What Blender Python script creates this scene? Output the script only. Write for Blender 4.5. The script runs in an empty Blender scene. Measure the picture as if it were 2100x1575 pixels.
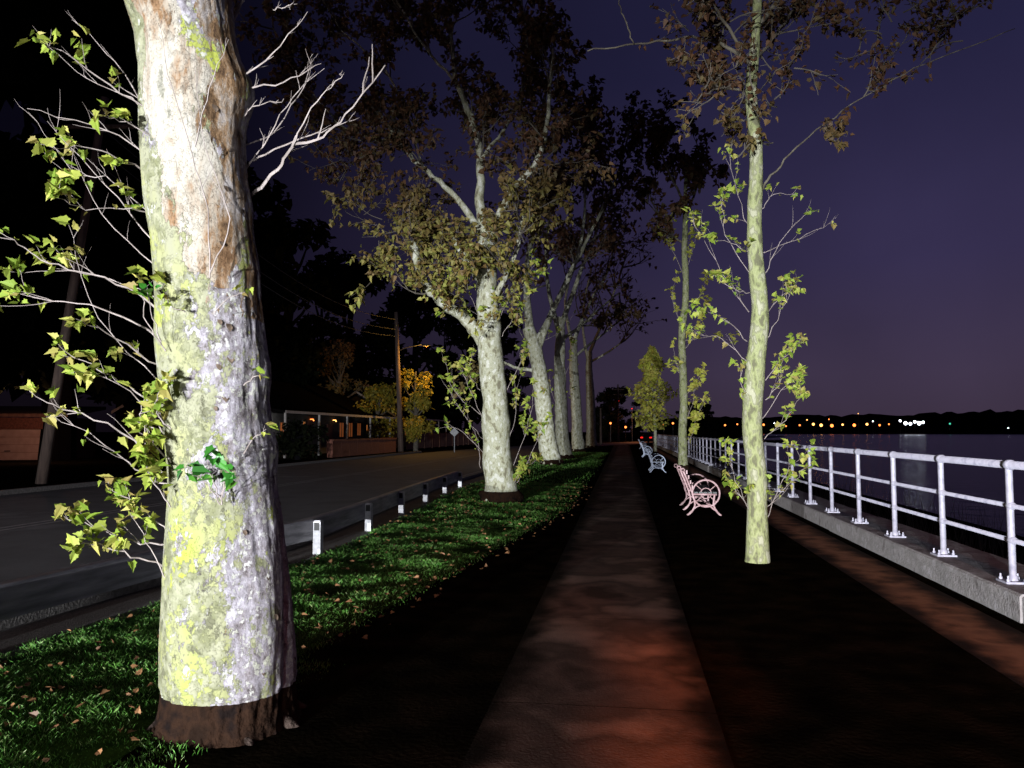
import bpy, math, random
from mathutils import Vector, Matrix, noise
random.seed(7)
R = math.radians
C = bpy.context.scene.collection
F = 1578.0
CAM = Vector((0,0,1.6)); YAW=R(8.29); PIT=R(3.55)
rot = Matrix.Rotation(YAW,3,'Z') @ Matrix.Rotation(math.pi/2+PIT,3,'X')
RT = rot@Vector((1,0,0)); UP = rot@Vector((0,1,0)); FW = rot@Vector((0,0,-1))
def P(px,py,d): return CAM + d*(FW + RT*((px-1050)/F) - UP*((py-787.5)/F))
def at(px,py,z=0.0):
    v = FW + RT*((px-1050)/F) - UP*((py-787.5)/F)
    return CAM + v*((z-CAM.z)/v.z)
def rnd(a,b): return random.uniform(a,b)
def rvec(s=1.0): return Vector((rnd(-s,s),rnd(-s,s),rnd(-s,s)))
# ------------------------------------------------------------ materials
def newmat(name):
    m = bpy.data.materials.new(name); m.use_nodes=True
    nt=m.node_tree; b=nt.nodes['Principled BSDF']; return m,nt,b
def noisemat(name, cols, scale=8, rough=0.85, detail=6, bump=0.0, bscale=40, coord='Object', stretch=(1,1,1), metallic=0, lo=.35, hi=.65, spec=None, edge=None):
    m,nt,b=newmat(name)
    tc=nt.nodes.new('ShaderNodeTexCoord'); mp=nt.nodes.new('ShaderNodeMapping'); mp.inputs['Scale'].default_value=stretch
    nt.links.new(tc.outputs[coord],mp.inputs[0])
    n=nt.nodes.new('ShaderNodeTexNoise'); n.inputs['Scale'].default_value=scale; n.inputs['Detail'].default_value=detail
    nt.links.new(mp.outputs[0],n.inputs['Vector'])
    r=nt.nodes.new('ShaderNodeValToRGB'); k=len(cols)
    while len(r.color_ramp.elements)<k: r.color_ramp.elements.new(.5)
    for i,c in enumerate(cols):
        e=r.color_ramp.elements[i]; e.position=lo+(hi-lo)*i/max(1,k-1); e.color=(*c,1)
    nt.links.new(n.outputs['Fac'],r.inputs[0]); out=r.outputs[0]
    if edge:   # soil washed over the margins: centre, half width, soil colour
        cx,hw,sc=edge
        sp=nt.nodes.new('ShaderNodeSeparateXYZ'); nt.links.new(tc.outputs['Object'],sp.inputs[0])
        def mth(op,a,b2):
            x=nt.nodes.new('ShaderNodeMath'); x.operation=op
            for i,v in enumerate((a,b2)):
                if v is None: continue
                if isinstance(v,(int,float)): x.inputs[i].default_value=v
                else: nt.links.new(v,x.inputs[i])
            return x.outputs[0]
        n3=nt.nodes.new('ShaderNodeTexNoise'); n3.inputs['Scale'].default_value=2.5; n3.inputs['Detail'].default_value=6; nt.links.new(tc.outputs['Object'],n3.inputs['Vector'])
        v=mth('ABSOLUTE',mth('SUBTRACT',sp.outputs[0],cx),None)
        v=mth('ADD',v,mth('MULTIPLY',mth('SUBTRACT',n3.outputs['Fac'],.5),.5))
        mr=nt.nodes.new('ShaderNodeMapRange'); mr.interpolation_type='SMOOTHSTEP'; mr.inputs[1].default_value=hw-.28; mr.inputs[2].default_value=hw; nt.links.new(v,mr.inputs[0])
        mx=nt.nodes.new('ShaderNodeMix'); mx.data_type='RGBA'; nt.links.new(mr.outputs[0],mx.inputs[0]); nt.links.new(out,mx.inputs[6]); mx.inputs[7].default_value=(*sc,1); out=mx.outputs[2]
    nt.links.new(out,b.inputs['Base Color'])
    b.inputs['Roughness'].default_value=rough; b.inputs['Metallic'].default_value=metallic
    if spec is not None: b.inputs['Specular IOR Level'].default_value=spec
    if bump>0:
        n2=nt.nodes.new('ShaderNodeTexNoise'); n2.inputs['Scale'].default_value=bscale; n2.inputs['Detail'].default_value=5
        nt.links.new(mp.outputs[0],n2.inputs['Vector'])
        bp=nt.nodes.new('ShaderNodeBump'); bp.inputs['Strength'].default_value=bump; bp.inputs['Distance'].default_value=.03
        nt.links.new(n2.outputs['Fac'],bp.inputs['Height']); nt.links.new(bp.outputs[0],b.inputs['Normal'])
    return m
def islandmat(name, cols, rough=.6, trans=.25, spec=.3, high=None, z0=5, z1=8):
    m,nt,b=newmat(name)
    g=nt.nodes.new('ShaderNodeNewGeometry')
    def rmp(cols):
        r=nt.nodes.new('ShaderNodeValToRGB')
        while len(r.color_ramp.elements)<len(cols): r.color_ramp.elements.new(.5)
        for i,c in enumerate(cols):
            e=r.color_ramp.elements[i]; e.position=i/(len(cols)-1); e.color=(*c,1)
        nt.links.new(g.outputs['Random Per Island'],r.inputs[0]); return r.outputs[0]
    out=rmp(cols)
    if high:
        sp=nt.nodes.new('ShaderNodeSeparateXYZ'); nt.links.new(g.outputs['Position'],sp.inputs[0])
        mr=nt.nodes.new('ShaderNodeMapRange'); mr.inputs[1].default_value=z0; mr.inputs[2].default_value=z1; nt.links.new(sp.outputs[2],mr.inputs[0])
        mx=nt.nodes.new('ShaderNodeMix'); mx.data_type='RGBA'; nt.links.new(mr.outputs[0],mx.inputs[0]); nt.links.new(out,mx.inputs[6]); nt.links.new(rmp(high),mx.inputs[7]); out=mx.outputs[2]
    nt.links.new(out,b.inputs['Base Color'])
    b.inputs['Roughness'].default_value=rough; b.inputs['Specular IOR Level'].default_value=spec
    if trans>0:
        t=nt.nodes.new('ShaderNodeBsdfTranslucent'); nt.links.new(out,t.inputs[0])
        mx=nt.nodes.new('ShaderNodeMixShader'); mx.inputs[0].default_value=trans
        nt.links.new(b.outputs[0],mx.inputs[1]); nt.links.new(t.outputs[0],mx.inputs[2])
        nt.links.new(mx.outputs[0],nt.nodes['Material Output'].inputs[0])
    return m
def emit(name,col,s):
    m,nt,b=newmat(name); b.inputs['Base Color'].default_value=(*col,1)
    b.inputs['Emission Color'].default_value=(*col,1); b.inputs['Emission Strength'].default_value=s
    m.cycles.emission_sampling='NONE'
    return m
M={}
SHADED_SOIL=(.006,.0045,.003)
M['ground']=noisemat('shaded_ground_soil',[(.003,.0025,.002),(.006,.005,.003),(.011,.008,.005)],scale=3,bump=.3,bscale=30,rough=1,spec=0)  # near-black: the shade right of the lawn is put into this colour
M['lawn']=noisemat('lawn_base',[(.015,.035,.008),(.035,.07,.015),(.025,.045,.012)],scale=5,bump=.8,bscale=60,rough=1,spec=0)
M['asphalt']=noisemat('asphalt',[(.022,.023,.027),(.06,.062,.07),(.035,.036,.042),(.12,.122,.135)],scale=.55,detail=10,lo=.32,hi=.72,bump=.5,bscale=90,rough=.8)
M['paint_line']=noisemat('road_paint',[(.14,.14,.15),(.26,.26,.27)],scale=10)
M['kerb']=noisemat('kerb_stone',[(.08,.075,.07),(.16,.15,.14)],scale=20,bump=.5)
M['gravel']=noisemat('gravel',[(.03,.025,.022),(.12,.10,.09)],scale=60,bump=.8,bscale=90)
M['path']=noisemat('path_concrete_dappled',[(.035,.024,.019),(.09,.062,.05),(.055,.04,.032),(.14,.10,.08),(.20,.14,.11)],scale=1.1,bump=.15,bscale=60,detail=10,lo=.32,hi=.7,rough=.95,spec=.05,edge=(-.15,.66,SHADED_SOIL))  # strong mottling puts patchy lamplight through leaves into the concrete colour
M['strip']=noisemat('brick_dust_strip',[(.10,.05,.028),(.28,.135,.075),(.17,.085,.05)],scale=2.2,bump=.2,bscale=50,detail=9,spec=.05,edge=(2.78,.33,(.02,.012,.008)))
M['concrete']=noisemat('seawall_concrete',[(.13,.115,.11),(.27,.25,.25),(.20,.185,.18),(.33,.31,.32)],scale=5,bump=.5,bscale=45,detail=10,rough=.9,lo=.3,hi=.7)
M['rail']=noisemat('galvanised_paint',[(.24,.235,.30),(.37,.36,.43),(.30,.29,.35)],scale=9,rough=.5,metallic=.1,bump=.1,bscale=80,detail=9)
M['guard']=noisemat('dark_timber',[(.13,.128,.14),(.32,.31,.33)],scale=14,stretch=(1,.1,1),rough=.6,bump=.3)
M['guard_post']=noisemat('pale_post',[(.34,.34,.36),(.55,.55,.57)],scale=20,rough=.5)
M['black']=noisemat('black_metal',[(.01,.01,.01),(.025,.025,.025)],rough=.5)
M['bark']=noisemat('plane_bark',[(.15,.14,.095),(.26,.26,.17),(.34,.34,.26),(.25,.255,.175),(.42,.42,.36)],scale=10,detail=12,lo=.37,hi=.61,bump=.4,bscale=34,stretch=(1,1,.6),rough=.9,spec=.1)
M['bark_b']=noisemat('plane_bark_smooth',[(.12,.12,.07),(.21,.23,.105),(.28,.30,.15),(.18,.185,.11),(.33,.33,.23)],scale=11,detail=12,lo=.37,hi=.62,bump=.4,bscale=44,stretch=(1,1,.5),rough=.85,spec=.12)
M['limb_dark']=noisemat('upper_limb_bark',[(.05,.04,.03),(.10,.085,.06),(.15,.135,.10)],scale=8,rough=.9)
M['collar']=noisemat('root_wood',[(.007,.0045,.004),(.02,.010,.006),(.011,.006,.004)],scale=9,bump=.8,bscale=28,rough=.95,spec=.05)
M['root']=noisemat('root_crust',[(.012,.008,.006),(.05,.036,.03),(.02,.015,.012)],scale=14,bump=.8,bscale=40,rough=.95,spec=.05)
M['flake']=noisemat('bark_scale',[(.05,.035,.025),(.16,.12,.09)],scale=30,rough=.95,spec=.05)
M['twig']=noisemat('pale_twig',[(.17,.14,.125),(.30,.255,.24)],scale=12,rough=.7)
M['branch']=noisemat('crown_branch',[(.05,.042,.032),(.11,.095,.075)],scale=6,rough=.9)
M['leaf_green']=islandmat('young_leaf',[(.12,.20,.02),(.26,.36,.045),(.40,.44,.08),(.18,.28,.03),(.46,.44,.11),(.24,.18,.06)],trans=.38)
M['leaf_bright']=islandmat('wet_green_leaf',[(.015,.08,.01),(.04,.2,.02),(.10,.22,.03)],rough=.4)
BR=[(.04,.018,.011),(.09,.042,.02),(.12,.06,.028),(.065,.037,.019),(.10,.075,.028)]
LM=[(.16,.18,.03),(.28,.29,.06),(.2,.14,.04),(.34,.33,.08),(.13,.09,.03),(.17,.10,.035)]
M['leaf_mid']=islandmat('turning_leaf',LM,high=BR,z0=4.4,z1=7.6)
M['leaf_near']=islandmat('turning_leaf_dim_top',LM,high=BR,z0=3.6,z1=5.6)  # autumn brown aloft; the low start also puts the beam's fade into colour
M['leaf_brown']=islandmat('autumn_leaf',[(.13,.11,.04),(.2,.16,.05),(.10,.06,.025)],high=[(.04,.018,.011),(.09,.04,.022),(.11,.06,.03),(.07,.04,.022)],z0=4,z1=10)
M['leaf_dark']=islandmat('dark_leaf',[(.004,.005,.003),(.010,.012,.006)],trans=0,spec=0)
M['leaf_yellow']=islandmat('lamplit_leaf',[(.16,.15,.02),(.3,.25,.03),(.24,.16,.02)])
M['leaf_lemon']=islandmat('lemon_leaf',[(.34,.40,.05),(.52,.54,.09),(.42,.36,.08),(.6,.6,.14)],trans=.3)
M['grass']=islandmat('grass_blade',[(.035,.13,.015),(.08,.25,.035),(.15,.33,.06),(.06,.18,.025),(.25,.34,.12)],rough=.5,trans=.25)
M['litter']=islandmat('leaf_litter',[(.08,.04,.02),(.24,.12,.05),(.14,.07,.03)],trans=0)
M['marsh']=islandmat('marsh_reed',[(.08,.08,.05),(.2,.18,.11)],trans=0)
M['pole']=noisemat('pole_wood',[(.05,.032,.027),(.11,.075,.06)],scale=10,stretch=(1,1,.1),bump=.4)
M['wall']=noisemat('house_wall',[(.03,.026,.023),(.06,.052,.046)],scale=6)
M['fascia']=noisemat('pale_fascia',[(.32,.30,.28),(.42,.40,.38)],scale=6)
M['roof']=noisemat('roof_shingle',[(.003,.003,.003),(.007,.006,.006)],scale=12,bump=.2,rough=1,spec=0)
M['brick']=noisemat('red_brick',[(.10,.035,.022),(.2,.075,.05)],scale=9,bump=.4)
M['fence']=noisemat('fence_board',[(.10,.05,.035),(.17,.09,.06)],scale=6,stretch=(1,1,.2))
M['garage']=noisemat('garage_paint',[(.40,.28,.23),(.48,.35,.29)],scale=3)
M['cable']=noisemat('cable_sheath',[(.05,.05,.06),(.08,.08,.09)])
M['win']=emit('lit_window',(1,.34,.08),.9)
M['win_dim']=emit('dim_window',(1,.28,.07),.10)
M['lamp_w']=emit('white_lamp',(.85,.93,1),9)
M['lamp_o']=emit('orange_lamp',(1,.24,.05),3.5)
M['lamp_y']=emit('yellow_lamp',(1,.45,.12),4)
M['lamp_s']=emit('street_lamp_glow',(1,.25,.10),.05)
M['lamp_r']=emit('red_lamp',(1,.02,.015),1.5)
M['lamp_g']=emit('teal_lamp',(.1,.8,.55),.9)
M['pink']=noisemat('bench_iron_rose',[(.30,.18,.18),(.44,.29,.30)],scale=12,rough=.5)
M['blue']=noisemat('bench_iron_blue',[(.35,.4,.52),(.5,.55,.68)],scale=12,rough=.5)
M['slat']=noisemat('bench_slat',[(.05,.055,.055),(.11,.12,.12)],scale=14,stretch=(1,.1,1),rough=.6)
M['car']=noisemat('car_paint',[(.02,.02,.025),(.03,.03,.035)],rough=.3)
M['glass']=noisemat('dark_glass',[(.01,.01,.012),(.015,.015,.02)],rough=.1)
M['sign']=noisemat('sign_metal',[(.2,.21,.22),(.32,.33,.34)],rough=.5)
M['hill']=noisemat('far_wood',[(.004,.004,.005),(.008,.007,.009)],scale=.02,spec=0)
m,nt,b=newmat('bay_water'); b.inputs['Base Color'].default_value=(.003,.004,.007,1); b.inputs['Roughness'].default_value=.2; b.inputs['Specular IOR Level'].default_value=.18
tc=nt.nodes.new('ShaderNodeTexCoord'); n=nt.nodes.new('ShaderNodeTexNoise'); n.inputs['Scale'].default_value=1.1; n.inputs['Detail'].default_value=5
nt.links.new(tc.outputs['Object'],n.inputs['Vector']); bp=nt.nodes.new('ShaderNodeBump'); bp.inputs['Strength'].default_value=.8; bp.inputs['Distance'].default_value=.4
nt.links.new(n.outputs['Fac'],bp.inputs['Height']); nt.links.new(bp.outputs[0],b.inputs['Normal']); M['water']=m
def close_bark():
    m,nt,b=newmat('sycamore_bark_peeling'); N=nt.nodes.new; L=nt.links.new
    at_=N('ShaderNodeAttribute'); at_.attribute_name='zone'
    sp=N('ShaderNodeSeparateColor'); L(at_.outputs['Color'],sp.inputs[0])
    tc=N('ShaderNodeTexCoord')
    def nz(scale,detail=6,st=(1,1,1),rough=.6,off=0):
        mp=N('ShaderNodeMapping'); mp.inputs['Scale'].default_value=st; mp.inputs['Location'].default_value=(off,off,off)
        L(tc.outputs['Object'],mp.inputs[0]); n=N('ShaderNodeTexNoise'); n.inputs['Scale'].default_value=scale
        n.inputs['Detail'].default_value=detail; n.inputs['Roughness'].default_value=rough; L(mp.outputs[0],n.inputs['Vector']); return n.outputs['Fac']
    def math_(op,a,b2,c=None):
        x=N('ShaderNodeMath'); x.operation=op
        for i,v in enumerate((a,b2,c)):
            if v is None: continue
            if isinstance(v,(int,float)): x.inputs[i].default_value=v
            else: L(v,x.inputs[i])
        return x.outputs[0]
    def ramp(f,els):
        r=N('ShaderNodeValToRGB')
        while len(r.color_ramp.elements)<len(els): r.color_ramp.elements.new(.5)
        for i,(p,c) in enumerate(els):
            r.color_ramp.elements[i].position=p; r.color_ramp.elements[i].color=(*c,1)
        L(f,r.inputs[0]); return r.outputs[0]
    def mix(f,a,b2):
        x=N('ShaderNodeMix'); x.data_type='RGBA'; L(f,x.inputs[0]); L(a,x.inputs[6]); L(b2,x.inputs[7]); return x.outputs[2]
    def mask(zone,nzv,amp=1.1):
        v=math_('ADD',zone,math_('MULTIPLY',math_('SUBTRACT',nzv,.5),amp))
        x=N('ShaderNodeMapRange'); x.inputs[1].default_value=.49; x.inputs[2].default_value=.51; L(v,x.inputs[0]); return x.outputs[0]
    big=ramp(nz(2.6,3,(1,1,.6),.5,6),[(.40,(.22,.22,.15)),(.48,(.235,.24,.12)),(.56,(.25,.27,.085)),(.66,(.28,.31,.06))])
    patch=mask(math_('ADD',nz(7,8,(1,1,.75),.66),0),nz(30,4,(1,1,1),.6,14),.45)
    olive=mix(patch,big,ramp(nz(12,5,off=9),[(.4,(.14,.145,.08)),(.6,(.25,.25,.17))]))
    flk=ramp(nz(20,7,(1,1,.8),.66,3),[(.585,(0,0,0)),(.595,(1,1,1))])
    olive=mix(flk,olive,ramp(nz(5,3,off=2),[(.45,(.36,.36,.31)),(.55,(.12,.12,.075))]))
    cream=ramp(nz(5,10,(1,1,.3),.68,5),[(.36,(.10,.055,.028)),(.41,(.20,.12,.065)),(.45,(.25,.20,.15)),(.52,(.33,.30,.25)),(.58,(.38,.355,.31)),(.62,(.17,.165,.13)),(.67,(.28,.27,.24))])
    grey=ramp(nz(13,12,(1,1,.8),.74,7),[(.36,(.06,.05,.05)),(.43,(.17,.15,.155)),(.5,(.24,.22,.24)),(.57,(.30,.28,.31)),(.63,(.46,.44,.46))])
    gfl=ramp(nz(30,7,(1,1,.9),.68,17),[(.545,(0,0,0)),(.56,(1,1,1))]); grey=mix(gfl,grey,ramp(nz(3,2,off=3),[(.4,(.46,.45,.44)),(.6,(.36,.36,.29))]))
    tan=ramp(nz(11,9,(1,1,.4),.74,11),[(.36,(.05,.03,.018)),(.46,(.19,.115,.06)),(.53,(.25,.20,.155)),(.62,(.33,.30,.29))])
    n1=nz(7,10,(1,1,.65),.75,1); n2=nz(4.5,8,(1,1,.5),.66,4); n3=nz(8,8,(1,1,.32),.68,8)
    mg=mask(sp.outputs[0],n1,4.2); mc=mask(sp.outputs[1],n2,2.0); mt=mask(sp.outputs[2],n3,2.6)
    col=mix(mg,olive,grey); col=mix(mc,col,cream); col=mix(mt,col,tan)
    L(col,b.inputs['Base Color']); b.inputs['Roughness'].default_value=.9; b.inputs['Specular IOR Level'].default_value=.1
    h=math_('ADD',math_('MULTIPLY',mg,.6),math_('MULTIPLY',mc,-.8)); h=math_('ADD',h,math_('MULTIPLY',mt,.5)); h=math_('ADD',h,math_('MULTIPLY',patch,.3)); h=math_('ADD',h,math_('MULTIPLY',gfl,.3))
    rough=math_('MULTIPLY',nz(24,10,(1,1,.7),.76,2),math_('ADD',math_('MULTIPLY',mg,1.2),.3))
    h=math_('ADD',h,rough); h=math_('ADD',h,math_('MULTIPLY',flk,.2))
    bp=N('ShaderNodeBump'); bp.inputs['Strength'].default_value=.85; bp.inputs['Distance'].default_value=.009
    L(h,bp.inputs['Height']); L(bp.outputs[0],b.inputs['Normal'])
    return m
M['bark_close']=close_bark()
# ------------------------------------------------------------ mesh builder
class MB:
    def __init__(s): s.v=[]; s.f=[]; s.mi=[]; s.cur=0
    def add(s,vs,fs):
        o=len(s.v); s.v.extend(vs); s.f.extend([tuple(i+o for i in f) for f in fs]); s.mi.extend([s.cur]*len(fs))
    def box(s,x0,x1,y0,y1,z0,z1):
        s.add([Vector(p) for p in ((x0,y0,z0),(x1,y0,z0),(x1,y1,z0),(x0,y1,z0),(x0,y0,z1),(x1,y0,z1),(x1,y1,z1),(x0,y1,z1))],
              [(0,3,2,1),(4,5,6,7),(0,1,5,4),(1,2,6,5),(2,3,7,6),(3,0,4,7)])
    def tube(s,pts,rad,n=8,nz=0.0,nf=3.0,cap=True):
        pts=[Vector(p) for p in pts]; k=len(pts)
        if not isinstance(rad,(list,tuple)): rad=[rad]*k
        t=(pts[1]-pts[0]).normalized(); a=Vector((0,0,1)) if abs(t.z)<.9 else Vector((1,0,0))
        u=t.cross(a).normalized(); vs=[]
        for i in range(k):
            if i==0: t=pts[1]-pts[0]
            elif i==k-1: t=pts[-1]-pts[-2]
            else: t=pts[i+1]-pts[i-1]
            t.normalize(); u=(u-t*u.dot(t)); u=u.normalized() if u.length>1e-6 else t.orthogonal().normalized()
            w=t.cross(u)
            for j in range(n):
                an=2*math.pi*j/n; d=u*math.cos(an)+w*math.sin(an); r=rad[i]
                if nz: r*=1+nz*noise.noise((pts[i]+d*rad[i])*nf)
                vs.append(pts[i]+d*r)
        fs=[(i*n+j,i*n+(j+1)%n,(i+1)*n+(j+1)%n,(i+1)*n+j) for i in range(k-1) for j in range(n)]
        if cap: fs+= [tuple(range(n-1,-1,-1)), tuple((k-1)*n+j for j in range(n))]
        s.add(vs,fs)
    def ring(s,c,r,ax1,ax2,rr,n=22,m=6):
        vs=[]; ax3=ax1.cross(ax2)
        for i in range(n):
            a=2*math.pi*i/n; d=ax1*math.cos(a)+ax2*math.sin(a)
            for j in range(m):
                b_=2*math.pi*j/m; vs.append(c+d*(r+rr*math.cos(b_))+ax3*rr*math.sin(b_))
        s.add(vs,[(i*m+j,((i+1)%n)*m+j,((i+1)%n)*m+(j+1)%m,i*m+(j+1)%m) for i in range(n) for j in range(m)])
    def ball(s,c,r,n=8,m=5):
        vs=[c+Vector((0,0,r))]
        for i in range(1,m):
            for j in range(n):
                a=math.pi*i/m; b_=2*math.pi*j/n; vs.append(c+Vector((math.sin(a)*math.cos(b_),math.sin(a)*math.sin(b_),math.cos(a)))*r)
        vs.append(c-Vector((0,0,r))); fs=[]
        for j in range(n):
            fs.append((0,1+j,1+(j+1)%n)); fs.append((len(vs)-1,1+(m-2)*n+(j+1)%n,1+(m-2)*n+j))
        for i in range(m-2):
            for j in range(n): fs.append((1+i*n+j,1+(i+1)*n+j,1+(i+1)*n+(j+1)%n,1+i*n+(j+1)%n))
        s.add(vs,fs)
    def build(s,name,mat,parent=None,org=None,smooth=False):
        me=bpy.data.meshes.new(name); o0=org if org is not None else Vector((0,0,0))
        me.from_pydata([tuple(v-o0) for v in s.v],[],s.f)
        mats=mat if isinstance(mat,list) else [mat]
        for x in mats: me.materials.append(x)
        if len(mats)>1: me.polygons.foreach_set('material_index',s.mi)
        if smooth: me.polygons.foreach_set('use_smooth',[True]*len(me.polygons))
        me.update(); o=bpy.data.objects.new(name,me); C.objects.link(o)
        if parent: o.parent=parent
        return o
def thing(name,label,cat,loc=(0,0,0),rz=0,group=None):
    o=bpy.data.objects.new(name,None); C.objects.link(o); o.location=loc; o.rotation_euler=(0,0,rz); o.empty_display_size=.3
    o['label']=label; o['category']=cat
    if group: o['group']=group
    return o
def tag(o,label,cat,group=None,kind=None):
    o['label']=label; o['category']=cat
    if group: o['group']=group
    if kind: o['kind']=kind
    return o
def struct(o,label=None,cat=None):
    o['kind']='structure'
    if label: o['label']=label; o['category']=cat
    return o
def copy_tree(o,parent=None):
    c=o.copy(); C.objects.link(c); c.parent=parent
    for ch in list(o.children): copy_tree(ch,c)
    return c
def lerp_tab(tab,x):
    if x<=tab[0][0]: return tab[0][1]
    for (a,b_),(c,d) in zip(tab,tab[1:]):
        if x<=c: return b_+(d-b_)*(x-a)/(c-a)
    return tab[-1][1]
# ------------------------------------------------------------ leaves
H=[(0,0),(.08,.2),(.0,.40),(.2,.40),(.40,.50),(.50,.33),(.64,.32),(.72,.16),(1,0)]
def leaf(mb,p,d,size,lobed=True):
    d=d.normalized(); s_=d.cross(Vector((0,0,1))+rvec(.7))
    if s_.length<1e-3: s_=d.orthogonal()
    s_.normalize(); n_=s_.cross(d)
    fold=rnd(.15,.75); dr=rnd(0,.6); sk=rnd(-.18,.18); wd=rnd(.75,1.05)
    def q(a,b_): return p+(d*a+s_*(b_*wd+sk*a*a)+n_*(abs(b_)*fold-a*a*dr))*size
    if lobed:
        vs=[q(a,b_) for a,b_ in H]+[q(a,-b_) for a,b_ in H[1:-1]]
        mb.add(vs,[tuple(range(9)),(8,15,14,13,12,11,10,9,0)])
    else:
        vs=[q(0,0),q(.1,.5),q(.62,.36),q(1,0),q(.62,-.36),q(.1,-.5)]
        mb.add(vs,[(0,1,2,3),(3,4,5,0)])
def smoothpts(pts,k=4):
    out=[]; n=len(pts)
    for i in range(n-1):
        p0=pts[max(0,i-1)];p1=pts[i];p2=pts[i+1];p3=pts[min(n-1,i+2)]
        for j in range(k):
            t=j/k
            out.append(.5*((2*p1)+(-p0+p2)*t+(2*p0-5*p1+4*p2-p3)*t*t+(-p0+3*p1-3*p2+p3)*t**3))
    out.append(pts[-1]); return out
def sprout(tw,lf,pts,r0,size,leafy=1.0,side=5,lobed=True,jit=.012,slen=.35):
    pts=smoothpts([Vector(p) for p in pts],5); n=len(pts)
    for i in range(1,n): pts[i]+=rvec(jit)
    L=sum((pts[i+1]-pts[i]).length for i in range(n-1))
    tw.tube(pts,[r0*(1-.75*i/(n-1)) for i in range(n)],5,cap=False)
    def tip(p,d,k):
        for _ in range(k): leaf(lf,p+rvec(size*.35),d*.6+rvec(.9)+Vector((0,0,-.1)),size*rnd(.4,1.15),lobed)
    for s in range(side):
        i=random.randint(int(n*.25),n-2); p=pts[i]; t=(pts[i+1]-pts[i]).normalized()
        d=(t+rvec(.75)+Vector((0,0,.35))).normalized(); l=L*slen*rnd(.35,1)*(1-.4*i/n)
        q=[p]
        for k in range(4): d=(d+rvec(.22)+Vector((0,0,.06))).normalized(); q.append(q[-1]+d*l/4)
        tw.tube(q,[r0*.45*(1-.18*k) for k in range(5)],4,cap=False)
        if leafy>0:
            for k in range(1,5):
                if random.random()<leafy*.75: tip(q[k],d,random.randint(1,2))
            if random.random()<leafy: tip(q[-1],d,random.randint(3,4))
    if leafy>0:
        for i in range(n//3,n,2):
            if random.random()<leafy*.6: tip(pts[i],pts[i]-pts[i-1],1)
        tip(pts[-1],pts[-1]-pts[-2],int(3+3*leafy))
def grow(tw,lf,p,d,L,r,lvl,size,leafp,up=.1,lobed=False,nch=4):
    d=d.normalized(); q=[Vector(p)]; S=5
    for k in range(S): d=(d+rvec(.25)+Vector((0,0,up))).normalized(); q.append(q[-1]+d*L/S)
    tw.tube(q,[max(.004,r*(1-.15*k)) for k in range(S+1)],5 if lvl>0 else 3,cap=False)
    if lvl>0:
        for c in range(nch):
            k=random.randint(1,S); dd=(d+rvec(.95)).normalized()
            grow(tw,lf,q[k],dd,L*rnd(.45,.7),r*.45,lvl-1,size,leafp,up,lobed,nch)
    else:
        for k in range(1,S+1):
            for _ in range(2):
                if random.random()<leafp: leaf(lf,q[k]+rvec(size*.6),d*.4+rvec(1)+Vector((0,0,-.3)),size*rnd(.6,1.2),lobed)
def chain(lst,d0):
    pts=[];rad=[]
    for e in lst:
        d=d0+(e[3] if len(e)>3 else 0); pts.append(P(e[0],e[1],d)); rad.append(e[2]*d/F/2)
    return pts,rad
def smoothchain(pts,rad,k=5):
    sp=smoothpts(pts,k); n=len(sp); rr=[]
    for i in range(n):
        t=i/k; a=min(int(t),len(rad)-2); rr.append(rad[a]+(rad[a+1]-rad[a])*(t-a))
    return sp,rr
# ------------------------------------------------------------ setting
def e_edge(Y): return 4.06 if Y<92 else 4.06+(Y-92)*.15
ys=[-400,-60,-20,0,20,40,60,80,92,110,140,200,300,500,900,1500,3500]
cols=[(-3500,0),(-300,0),(-60,0),(-20,0),(-5,0),(0,0)]
g=MB(); vs=[]
for Y in ys:
    e=e_edge(Y)
    row=[(x,z) for x,z in cols]+[(e,0),(e+.05,-1.25),(e+7,-1.45),(e+16,-2.2),(4500,-6)]
    vs+= [Vector((x,Y,z)) for x,z in row]
w=11
g.add(vs,[(i*w+j,i*w+j+1,(i+1)*w+j+1,(i+1)*w+j) for i in range(len(ys)-1) for j in range(w-1)])
struct(g.build('ground',M['ground']),'soil around the waterfront path with shade put into its near-black colour','ground')
g=MB(); g.add([Vector(p) for p in ((5,-400,-1.5),(4500,-400,-1.5),(4500,3500,-1.5),(5,3500,-1.5))],[(0,1,2,3)])
struct(g.build('water',M['water']),'black calm bay beyond the railing','water')
rc=[(-10.2,-60),(-10.2,0),(-10.2,40),(-10.0,62),(-7.5,84),(-2,104),(8,130),(22,170),(40,230),(60,320)]
rw=[10.4,10.4,10.4,9.5,8.5,8,8,8,8,8]
g=MB(); rp=smoothpts([Vector((x,y,.004)) for x,y in rc],6); vs=[]
for i,p in enumerate(rp):
    t=(rp[min(i+1,len(rp)-1)]-rp[max(i-1,0)]).normalized(); nn=Vector((t.y,-t.x,0)); hw=lerp_tab(list(enumerate(rw)),i/6)/2
    vs+=[p-nn*hw,p+nn*hw]
g.add(vs,[(2*i,2*i+1,2*i+3,2*i+2) for i in range(len(rp)-1)]); struct(g.build('road',M['asphalt']),'wide dark asphalt road left of the trees','road')
g=MB()
for x in (-10.3,-10.05): g.add([Vector(p) for p in ((x,-40,.008),(x+.1,-40,.008),(x+.1,60,.008),(x,60,.008))],[(0,1,2,3)])
g.add([Vector(p) for p in ((-5.85,-40,.008),(-5.73,-40,.008),(-5.73,60,.008),(-5.85,60,.008))],[(0,1,2,3)])
struct(g.build('road_marking',M['paint_line']),'faint painted centre and edge lines on the road','road marking')
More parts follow.
